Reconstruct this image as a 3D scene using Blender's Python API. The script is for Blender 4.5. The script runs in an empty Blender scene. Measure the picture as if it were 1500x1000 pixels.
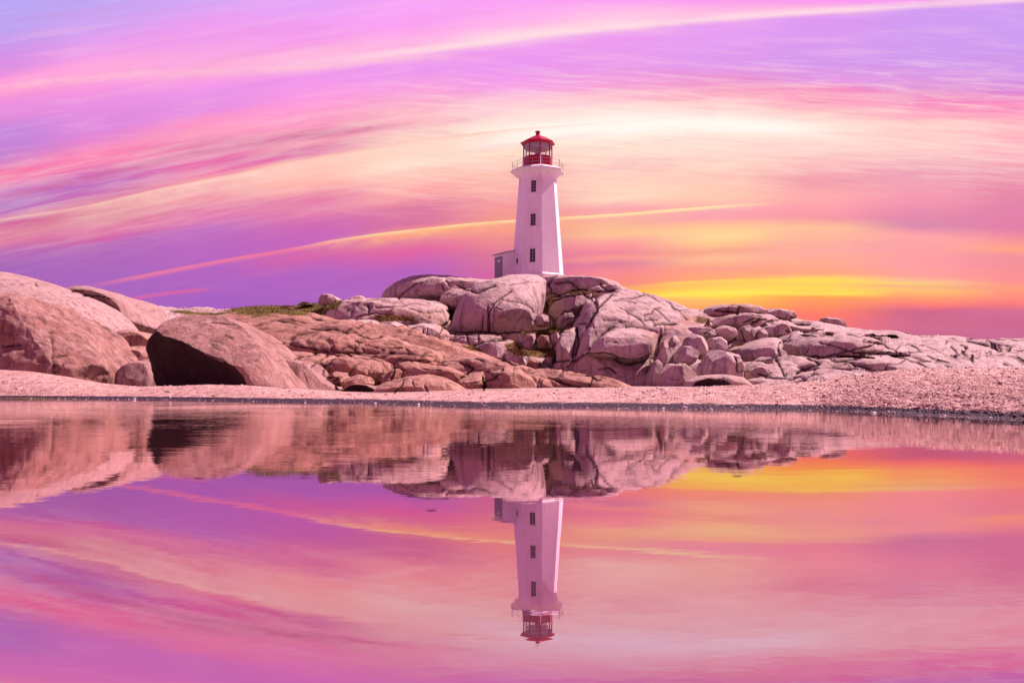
import bpy, bmesh, math, random
import numpy as np
from math import radians, sin, cos, pi

random.seed(4)
rng = np.random.default_rng(7)
S = bpy.context.scene
COL = S.collection

# ------------------------------------------------------------------ camera
CAM_H = 0.40          # metres above the pool
F = 1250.0            # focal length in 1500-px units
CX, HZ = 750.0, 562.0 # optical axis column, eye-level row
cam_d = bpy.data.cameras.new('camera')
cam = bpy.data.objects.new('camera', cam_d); COL.objects.link(cam)
cam_d.sensor_width = 36.0; cam_d.lens = 30.0
cam_d.shift_y = (HZ - 500) / 1500.0
cam_d.clip_start = 0.05; cam_d.clip_end = 9000
cam.location = (0, 0, CAM_H); cam.rotation_euler = (radians(90), 0, 0)
S.camera = cam
S.view_settings.view_transform = 'Standard'; S.view_settings.look = 'None'
S.view_settings.exposure = 0.9; S.view_settings.gamma = 1.0
S.render.engine = 'CYCLES'
S.cycles.use_denoising = True

SUN_AZ, SUN_EL = radians(121), radians(47)     # azimuth from the -Y axis towards +X
sun_vec = (sin(SUN_AZ)*cos(SUN_EL), -cos(SUN_AZ)*cos(SUN_EL), sin(SUN_EL))
SUN_E = 5.0
SUN_COL = (1.0, 0.70, 0.73)

# ------------------------------------------------------------------ node expression helper
class Nd:
    def __init__(s, nt): s.nt = nt
    def new(s, t): return s.nt.nodes.new(t)
    def put(s, node, idx, v):
        if isinstance(v, X): s.nt.links.new(v.s, node.inputs[idx])
        elif v is not None: node.inputs[idx].default_value = v
    def math(s, op, a, b=None, c=None, clamp=False):
        n = s.new('ShaderNodeMath'); n.operation = op; n.use_clamp = clamp
        s.put(n, 0, a)
        if b is not None: s.put(n, 1, b)
        if c is not None: s.put(n, 2, c)
        return X(s, n.outputs[0])
    def curve(s, x, pts, x0, x1, y0, y1):
        """piecewise smooth curve through pts"""
        n = s.new('ShaderNodeFloatCurve')
        u = (x - x0) * (1.0/(x1-x0))
        s.put(n, 1, u)
        c = n.mapping.curves[0]
        P = [((a-x0)/(x1-x0), (b-y0)/(y1-y0)) for a, b in pts]
        c.points[0].location = P[0]; c.points[1].location = P[-1]
        for p in P[1:-1]: c.points.new(*p)
        n.mapping.use_clip = False
        n.mapping.extend = 'HORIZONTAL'
        n.mapping.update()
        return X(s, n.outputs[0]) * (y1-y0) + y0
    def ramp(s, x, stops, interp='LINEAR'):
        n = s.new('ShaderNodeValToRGB'); s.put(n, 0, x)
        n.color_ramp.interpolation = interp
        e = n.color_ramp.elements
        e[0].position = stops[0][0]; e[0].color = (*stops[0][1], 1)
        e[1].position = stops[-1][0]; e[1].color = (*stops[-1][1], 1)
        for p, c in stops[1:-1]:
            k = e.new(p); k.color = (*c, 1)
        return X(s, n.outputs[0])
    def mix(s, f, a, b, blend='MIX'):
        n = s.new('ShaderNodeMix'); n.data_type = 'RGBA'; n.blend_type = blend
        s.put(n, 0, f)
        for i, v in ((6, a), (7, b)):
            if isinstance(v, X): s.nt.links.new(v.s, n.inputs[i])
            else: n.inputs[i].default_value = (*v, 1) if len(v) == 3 else v
        return X(s, n.outputs[2])
    def vec(s, x, y, z):
        n = s.new('ShaderNodeCombineXYZ'); s.put(n, 0, x); s.put(n, 1, y); s.put(n, 2, z)
        return X(s, n.outputs[0])
    def noise(s, v, scale=1.0, detail=4.0, rough=0.55, dist=0.0, out=0):
        n = s.new('ShaderNodeTexNoise')
        s.nt.links.new(v.s, n.inputs['Vector'])
        n.inputs['Scale'].default_value = scale; n.inputs['Detail'].default_value = detail
        n.inputs['Roughness'].default_value = rough; n.inputs['Distortion'].default_value = dist
        return X(s, n.outputs[out])
    def voro(s, v, scale, feature='F1', rnd=1.0, out='Distance'):
        n = s.new('ShaderNodeTexVoronoi'); n.feature = feature
        s.nt.links.new(v.s, n.inputs['Vector']); n.inputs['Scale'].default_value = scale
        n.inputs['Randomness'].default_value = rnd
        return X(s, n.outputs[out])
    def smooth(s, x, a, b, lo=0.0, hi=1.0):
        n = s.new('ShaderNodeMapRange'); n.interpolation_type = 'SMOOTHSTEP'
        s.put(n, 0, x)
        for i, v in ((1, a), (2, b), (3, lo), (4, hi)): s.put(n, i, v)
        return X(s, n.outputs[0])
class X:
    def __init__(s, n, sock): s.n = n; s.s = sock
    def __add__(s, o): return s.n.math('ADD', s, o)
    def __radd__(s, o): return s.n.math('ADD', o, s)
    def __sub__(s, o): return s.n.math('SUBTRACT', s, o)
    def __rsub__(s, o): return s.n.math('SUBTRACT', o, s)
    def __mul__(s, o): return s.n.math('MULTIPLY', s, o)
    def __rmul__(s, o): return s.n.math('MULTIPLY', o, s)
    def __truediv__(s, o): return s.n.math('DIVIDE', s, o)
    def exp(s): return s.n.math('EXPONENT', s)
    def clamp(s): return s.n.math('ADD', s, 0.0, clamp=True)

def lin(c):
    return tuple((v/255/12.92 if v <= 10 else ((v/255+0.055)/1.055)**2.4) for v in c)

# ------------------------------------------------------------------ sky
W = bpy.data.worlds.new('World'); S.world = W; W.use_nodes = True
nt = W.node_tree; nt.nodes.clear(); N = Nd(nt)
tc = N.new('ShaderNodeTexCoord'); sep = N.new('ShaderNodeSeparateXYZ')
nt.links.new(tc.outputs['Generated'], sep.inputs[0])
dx, dy, dz = (X(N, sep.outputs[i]) for i in range(3))
dyc = N.math('MAXIMUM', dy, 0.12)
sx = N.math('MINIMUM', N.math('MAXIMUM', dx/dyc*F + CX, -700.0), 2200.0)      # bearing coordinate
sy = N.math('MINIMUM', N.math('MAXIMUM', (0.0 - dz)/dyc*F + HZ, -900.0), 600.0) # elevation coordinate
# bands climb to the right and flatten: shear the elevation by this curve
band = N.curve(sx, [(-700, 150), (0, 0), (150, -22), (300, -45), (450, -68), (600, -88), (750, -103), (900, -113), (1050, -119),
                    (1200, -121), (1350, -119), (1500, -113), (2200, -60)], -700, 2200, -200, 200)
BAND = ([-700, 0, 150, 300, 450, 600, 750, 900, 1050, 1200, 1350, 1500, 2200], [150, 0, -22, -45, -68, -88, -103, -113, -119, -121, -119, -113, -60])
# fibrous warping of the cloud bands
fv = N.vec(sx*0.0035, (sy - band)*0.022, 0.3)
fib = N.noise(fv, 1.0, 6.0, 0.62, 0.6)
fv2 = N.vec((sx + sy*1.2)*0.008, (sy - band*1.15 + sx*0.01)*0.085, 2.0)
fib2 = N.noise(fv2, 1.0, 5.0, 0.65, 0.4)
lump = N.noise(N.vec(sx*0.012, (sy-band)*0.03, 5.0), 1.0, 5.0, 0.6, 0.3)
lump2 = N.noise(N.vec(sx*0.03, (sy-band)*0.05, 9.0), 1.0, 6.0, 0.65, 0.2)
wsy = sy + (fib - 0.5)*12.0 + (fib2 - 0.5)*5.0 + (lump - 0.5)*8.0
v = wsy - band
V0, V1 = -60.0, 625.0
u = (v - V0) * (1.0/(V1 - V0))
cols = {
 0: [(0,(184,165,243)),(50,(190,160,240)),(85,(214,142,228)),(104,(222,140,222)),(118,(255,152,216)),(134,(254,152,206)),(155,(235,140,220)),(175,(224,136,216)),(190,(198,134,220)),(225,(190,124,212)),(240,(216,120,190)),(252,(245,116,166)),(266,(240,114,172)),(282,(198,104,186)),(306,(172,100,196)),(318,(205,110,170)),(330,(205,80,145)),(344,(222,128,152)),(358,(218,112,154)),(372,(178,92,176)),(396,(162,94,182)),(440,(160,88,180)),(560,(158,85,178))],
 150: [(0,(190,166,243)),(45,(215,160,240)),(75,(240,155,230)),(90,(254,165,222)),(112,(255,168,214)),(130,(246,148,222)),(150,(232,140,224)),(190,(222,134,218)),(208,(235,130,200)),(222,(252,130,178)),(240,(250,126,172)),(252,(214,105,175)),(272,(190,100,186)),(286,(212,112,165)),(297,(228,140,155)),(318,(224,140,152)),(335,(222,112,158)),(348,(212,92,160)),(360,(178,94,180)),(412,(166,94,186)),(560,(158,85,178))],
 300: [(0,(212,166,245)),(30,(236,155,238)),(60,(240,155,232)),(88,(252,170,224)),(104,(255,176,216)),(122,(248,150,228)),(140,(232,146,230)),(162,(232,140,222)),(176,(252,148,198)),(198,(254,146,186)),(210,(226,116,168)),(226,(232,116,172)),(244,(228,84,164)),(254,(235,105,165)),(264,(246,160,162)),(290,(240,146,160)),(306,(226,124,166)),(320,(222,100,165)),(336,(190,98,188)),(372,(184,96,188)),(440,(164,86,190)),(560,(158,85,178))],
 450: [(0,(226,164,246)),(40,(244,156,240)),(66,(250,160,234)),(76,(255,182,222)),(94,(254,184,222)),(112,(240,150,236)),(140,(250,150,224)),(165,(254,152,206)),(184,(250,146,186)),(196,(218,118,158)),(208,(248,150,176)),(216,(218,115,162)),(226,(226,112,168)),(236,(255,192,172)),(262,(255,182,166)),(276,(250,164,164)),(288,(230,122,162)),(312,(226,114,166)),(332,(204,96,176)),(352,(196,94,184)),(376,(214,92,162)),(398,(178,90,188)),(445,(166,88,186)),(560,(158,85,178))],
 600: [(0,(246,164,246)),(40,(252,160,240)),(62,(255,178,228)),(76,(255,190,222)),(88,(236,150,236)),(106,(236,150,236)),(132,(250,160,222)),(152,(255,178,204)),(172,(255,184,196)),(186,(245,165,180)),(198,(250,200,190)),(214,(255,212,190)),(242,(255,224,200)),(256,(255,192,176)),(274,(254,172,162)),(290,(246,148,156)),(304,(222,112,152)),(330,(216,108,155)),(342,(252,160,124)),(352,(228,120,150)),(372,(224,86,156)),(394,(182,90,184)),(445,(172,88,186)),(560,(158,85,178))],
 750: [(0,(250,158,242)),(36,(254,180,230)),(52,(255,215,225)),(72,(240,155,236)),(90,(234,147,240)),(128,(246,156,230)),(152,(255,205,212)),(172,(255,225,215)),(190,(255,246,228)),(220,(255,225,200)),(258,(255,188,168)),(298,(245,150,150)),(322,(242,148,132)),(342,(245,145,130)),(370,(220,112,142)),(402,(215,90,150)),(560,(180,85,160))],
 900: [(0,(250,158,240)),(22,(255,196,226)),(40,(255,210,225)),(54,(236,154,238)),(100,(234,150,232)),(128,(248,160,212)),(146,(255,196,205)),(162,(255,232,222)),(188,(255,252,242)),(214,(255,230,208)),(250,(255,204,184)),(290,(255,214,186)),(305,(250,162,165)),(330,(250,182,142)),(344,(252,190,142)),(354,(254,158,150)),(370,(240,130,146)),(378,(250,150,140)),(386,(222,122,150)),(400,(248,132,134)),(414,(245,132,118)),(430,(252,180,60)),(460,(252,140,75)),(560,(240,110,80))],
 1050: [(0,(248,152,236)),(20,(255,190,222)),(38,(230,155,240)),(95,(224,150,235)),(120,(238,142,205)),(136,(252,165,190)),(150,(255,200,200)),(182,(255,242,228)),(214,(255,224,208)),(258,(255,200,180)),(290,(255,198,168)),(310,(250,166,170)),(320,(252,160,164)),(329,(255,190,142)),(345,(255,214,145)),(358,(255,196,134)),(368,(246,160,132)),(379,(255,186,138)),(395,(252,156,126)),(408,(255,165,102)),(416,(255,202,80)),(430,(255,222,68)),(442,(255,186,68)),(460,(255,140,76)),(560,(240,100,80))],
 1200: [(0,(250,152,236)),(14,(255,186,216)),(26,(222,150,240)),(90,(212,150,234)),(122,(228,142,222)),(132,(248,120,182)),(150,(252,160,186)),(166,(255,200,196)),(184,(255,226,212)),(222,(255,212,200)),(244,(250,176,178)),(262,(240,152,165)),(290,(255,166,166)),(310,(252,150,164)),(318,(245,146,156)),(332,(255,190,146)),(350,(255,178,146)),(370,(255,170,146)),(386,(254,165,136)),(400,(252,160,116)),(407,(255,214,82)),(415,(255,200,80)),(422,(255,214,72)),(430,(255,162,62)),(446,(255,140,75)),(460,(254,112,90)),(480,(246,105,100)),(560,(230,95,100))],
 1350: [(0,(248,150,236)),(15,(208,152,240)),(92,(208,150,236)),(130,(226,142,215)),(148,(246,132,188)),(164,(252,150,185)),(180,(255,205,198)),(218,(255,200,195)),(246,(238,160,178)),(290,(244,146,170)),(314,(226,130,165)),(330,(216,130,165)),(346,(255,160,160)),(365,(250,156,156)),(386,(255,150,155)),(404,(255,156,146)),(412,(250,190,135)),(418,(242,168,122)),(424,(255,190,102)),(435,(255,150,100)),(446,(250,110,110)),(456,(202,88,130)),(480,(205,95,135)),(560,(180,75,130))],
 1500: [(0,(240,150,236)),(6,(205,152,240)),(70,(202,150,236)),(115,(212,140,226)),(140,(222,125,212)),(154,(250,120,182)),(172,(252,150,186)),(182,(255,180,188)),(215,(255,178,188)),(250,(240,160,178)),(262,(232,130,160)),(300,(225,122,160)),(336,(224,118,160)),(356,(250,145,140)),(366,(255,160,120)),(380,(240,135,145)),(410,(250,135,135)),(422,(255,150,115)),(445,(250,115,115)),(458,(205,90,130)),(490,(198,90,138)),(560,(190,80,140))],
}
keys = sorted(cols); prev = None; acc = None
for k in keys:
    b = float(np.interp(k, *BAND))
    st = []
    for py, c in cols[k]:
        p = (py - b - V0)/(V1 - V0)
        st.append((min(max(p, 0.001), 0.999), lin(c)))
    top = lin((196, 150, 238)) if k in (0, 150, 1200, 1350, 1500) else lin((226, 150, 238))
    if st[0][0] > 0.04: st = [(0.0, top)] + st
    c = N.ramp(u, st[:32], 'CARDINAL' if False else 'LINEAR')
    if acc is None: acc = c
    else: acc = N.mix(N.smooth(sx, float(prev), float(k)), acc, c)
    prev = k
sky = acc
# explicit cirrus streaks: (points, half-width above, half-width below, colour, strength, x-range)
def streak(sky, pts, wu, wd, col, amt, x0, x1, fray=6.0, tex=0.6, lf=None, tx_=None):
    lo = min(p[1] for p in pts)-40; hi = max(p[1] for p in pts)+40
    cur = N.curve(sx, pts, pts[0][0], pts[-1][0], lo, hi)
    d = (sy + (fib2-0.5)*fray + (lump2-0.5)*(fray if lf is None else lf)) - cur
    up = N.smooth(d, -wu, 0.0); dn = N.smooth(d, 0.0, wd, 1.0, 0.0)
    m = up*dn*N.smooth(sx, x0, x0+(x1-x0)*0.25)*N.smooth(sx, x1-(x1-x0)*0.2, x1, 1.0, 0.0)
    m = m*((1.0-tex) + (N.smooth(tx_, .3, .7) if tx_ is not None else fib2*1.6)*tex)*amt
    return N.mix(m.clamp(), sky, lin(col))
fib3 = N.noise(N.vec(sx*0.008 + 3.0, (sy - sx*0.07 - (fib-0.5)*14.0)*0.15, 4.0), 1.0, 7.0, 0.66, 0.5)
fib4 = N.noise(N.vec(sx*0.006 + 9.0, (sy - band*1.0 + (lump-0.5)*12.0)*0.07, 8.0), 1.0, 6.0, 0.6, 0.3)
lit = N.smooth(v, 150.0, 260.0)*N.smooth(v, 350.0, 430.0, 1.0, 0.0)
lit = lit*N.smooth(sx, 380.0, 700.0)
sky = N.mix(N.smooth(fib3, .48, .64)*(lit*.34), sky, lin((255, 228, 216)))
sky = N.mix(N.smooth(fib3, .50, .34)*(lit*.20), sky, lin((226, 128, 158)))
sky = N.mix(N.smooth(fib4, .50, .68)*N.smooth(v, 330.0, 250.0)*.20, sky, lin((255, 196, 222)))
sky = N.mix(N.smooth(fib4, .48, .36)*.08, sky, lin((206, 110, 180)))
sky = streak(sky, [(-50,327),(120,303),(200,285),(290,266),(370,250),(480,228),(600,207),(750,190),(950,176)], 1.5, 30, (255,206,190), .95, 60, 1000, 2, .75, 3, lump2)
sky = streak(sky, [(-50,327),(120,303),(200,285),(290,266),(370,250),(480,228),(600,207),(750,190),(950,176)], 1.2, 5, (250,190,172), .75, -200, 1000, 2, .5, 3, lump2)
sky = streak(sky, [(-50,300),(120,262),(250,230),(350,214),(450,200),(560,186),(620,180)], 4, 11, (205,102,155), .8, -100, 625, 2.0, .55, 12, lump2)
sky = streak(sky, [(130,418),(200,405),(300,386),(400,369),(460,359),(520,348)], 2.5, 8, (244,118,150), .85, 100, 600, 1.5, .3)
sky = streak(sky, [(430,363),(520,347),(620,335),(720,325),(820,319),(900,314),(1000,306),(1100,299),(1150,297)], 1.5, 6, (255,232,165), .9, 400, 1170, 1.0, .35)
sky = streak(sky, [(430,363),(520,347),(620,335),(720,325),(820,319),(900,314),(1000,306),(1100,299),(1150,297)], 1, 26, (255,180,128), .8, 420, 900, 3, .9, 6, lump2)
sky = streak(sky, [(170,441),(230,431),(310,422)], 3, 6, (232,95,150), .7, 150, 320, 3, .4)
sky = streak(sky, [(400,98),(500,88),(600,76),(700,64),(800,50),(950,36),(1100,24),(1250,14),(1400,5),(1600,-5)], 10, 8, (255,222,225), .8, 330, 1750, 3, .7)
sky = streak(sky, [(0,128),(150,112),(300,106),(450,98),(600,84)], 8, 12, (255,196,212), .8, -200, 760, 10, .8, 10, lump2)
sky = streak(sky, [(900,437),(1000,431),(1100,429),(1200,430),(1350,432),(1500,437)], 8, 6, (255,230,78), .75, 880, 1330, 2.0, .5)
sky = streak(sky, [(880,424),(1000,414),(1100,410),(1200,411),(1350,416),(1500,424)], 3, 5, (255,215,70), .7, 900, 1420, 2.5, .5)
sky = streak(sky, [(700,212),(850,190),(950,184),(1050,184),(1150,190),(1250,200)], 24, 16, (255,255,246), .8, 640, 1260, 6, .35)
# fine fibres over the bright cloud field
fm = N.smooth(fib2, 0.35, 0.7)*N.smooth(v, 215.0, 262.0)*N.smooth(v, 330.0, 420.0, 1.0, 0.0)*0.30
sky = N.mix(fm, sky, lin((255, 226, 212)))
fd = N.smooth(fib, 0.5, 0.75)*0.20
sky = N.mix(fd, sky, lin((222, 130, 185)))
# behind the viewer and overhead: unseen sky, coloured to fill the walls and deepen rock shade
back = N.mix(N.smooth(dz, 0.15, 0.8), lin((252, 134, 214)), lin((84, 52, 112)))
side = N.smooth(dy, 0.15, 0.62)
sky = N.mix(side, back, sky)
zen = N.smooth(dz, 0.42, 0.75)
sky = N.mix(zen, sky, lin((84, 52, 112)))
grd = N.smooth(dz, -0.03, -0.2)
st_ = N.new('ShaderNodeTexSky'); st_.sky_type = 'NISHITA'; st_.sun_disc = False
st_.sun_elevation = SUN_EL; st_.sun_rotation = pi - SUN_AZ
bg = N.new('ShaderNodeBackground'); bg2 = N.new('ShaderNodeBackground'); add = N.new('ShaderNodeAddShader')
out = N.new('ShaderNodeOutputWorld')
nt.links.new(sky.s, bg.inputs[0]); bg.inputs[1].default_value = 2**-0.9
nt.links.new(st_.outputs[0], bg2.inputs[0]); bg2.inputs[1].default_value = 0.003
nt.links.new(bg.outputs[0], add.inputs[0]); nt.links.new(bg2.outputs[0], add.inputs[1])
nt.links.new(add.outputs[0], out.inputs[0])

# ------------------------------------------------------------------ sun
sl = bpy.data.lights.new('sun', 'SUN'); sl.energy = SUN_E; sl.color = SUN_COL; sl.angle = radians(0.6)
so = bpy.data.objects.new('sun', sl); COL.objects.link(so)
from mathutils import Vector, Matrix
so.rotation_euler = Vector(sun_vec).to_track_quat('Z', 'Y').to_euler(); so.location = (40, 30, 60)

# ------------------------------------------------------------------ numpy noise
def _h(ix, iy, iz, s=0):
    n = (ix.astype(np.int64)*73856093) ^ (iy.astype(np.int64)*19349663) ^ (iz.astype(np.int64)*83492791) ^ (s*2654435761)
    n = (n ^ (n >> 13)) * 1274126177
    n = n & 0x7fffffff
    n = (n ^ (n >> 15)) * 668265263
    return ((n >> 5) & 0xfffff) / 1048575.0
def vnoise(P, s=0):
    i = np.floor(P); f = P - i; f = f*f*f*(f*(f*6-15)+10); i = i.astype(np.int64)
    r = 0
    for a in (0, 1):
        wa = f[:, 0] if a else 1-f[:, 0]
        for b in (0, 1):
            wb = f[:, 1] if b else 1-f[:, 1]
            for c in (0, 1):
                wc = f[:, 2] if c else 1-f[:, 2]
                r = r + wa*wb*wc*_h(i[:, 0]+a, i[:, 1]+b, i[:, 2]+c, s)
    return r*2-1
def fbm(P, oct=4, rough=.5, s=0):
    r = 0; a = 1; t = 0
    for o in range(oct):
        r = r + a*vnoise(P, s+o*17); t += a; a *= rough; P = P*2.03+11.3
    return r/t
def voronoi(P, s=0):
    i = np.floor(P).astype(np.int64)
    f1 = np.full(len(P), 9.); f2 = np.full(len(P), 9.); idv = np.zeros(len(P))
    for a in (-1, 0, 1):
        for b in (-1, 0, 1):
            for c in (-1, 0, 1):
                X_, Y_, Z_ = i[:, 0]+a, i[:, 1]+b, i[:, 2]+c
                q = np.stack([X_+_h(X_, Y_, Z_, s+1), Y_+_h(X_, Y_, Z_, s+2), Z_+_h(X_, Y_, Z_, s+3)], 1)
                d = np.sqrt(((q-P)**2).sum(1)); m = d < f1
                f2 = np.where(m, f1, np.minimum(f2, d))
                idv = np.where(m, _h(X_, Y_, Z_, s+4), idv)
                f1 = np.where(m, d, f1)
    return f1, f2, idv

def unproj(px, py, Y):
    return ((px-CX)/F*Y, Y, CAM_H + (HZ-py)/F*Y)

# ------------------------------------------------------------------ fracture map of the granite (joint lines as seen from the pool)
RS = 2                                   # samples per unit
RX0, RY0, RW, RH = -100, 390, 1700, 210
CRK = np.zeros((RH*RS, RW*RS), np.float32)
def draw(ras, pts, w, amp=1.0, taper=True):
    # wobble
    P = [np.array(pts[0], float)]
    for a, b in zip(pts[:-1], pts[1:]):
        a = np.array(a, float); b = np.array(b, float); L = np.hypot(*(b-a)); n = max(1, int(L/5))
        for k in range(1, n+1):
            q = a+(b-a)*k/n
            if k < n: q = q + rng.normal(0, .55, 2)
            P.append(q)
    for i, (a, b) in enumerate(zip(P[:-1], P[1:])):
        ww = w*(0.75+0.5*rng.random())
        x0 = int((min(a[0], b[0])-RX0-3*ww)*RS); x1 = int((max(a[0], b[0])-RX0+3*ww)*RS)+2
        y0 = int((min(a[1], b[1])-RY0-3*ww)*RS); y1 = int((max(a[1], b[1])-RY0+3*ww)*RS)+2
        x0, x1 = max(x0, 0), min(x1, ras.shape[1]); y0, y1 = max(y0, 0), min(y1, ras.shape[0])
        if x1 <= x0 or y1 <= y0: continue
        gx, gy = np.meshgrid(np.arange(x0, x1)/RS+RX0, np.arange(y0, y1)/RS+RY0)
        d = b-a; L2 = max((d**2).sum(), 1e-6)
        t = np.clip(((gx-a[0])*d[0]+(gy-a[1])*d[1])/L2, 0, 1)
        dist = np.hypot(gx-a[0]-t*d[0], gy-a[1]-t*d[1])
        g = amp*np.exp(-(dist/ww)**2)
        ras[y0:y1, x0:x1] = np.maximum(ras[y0:y1, x0:x1], g)
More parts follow.
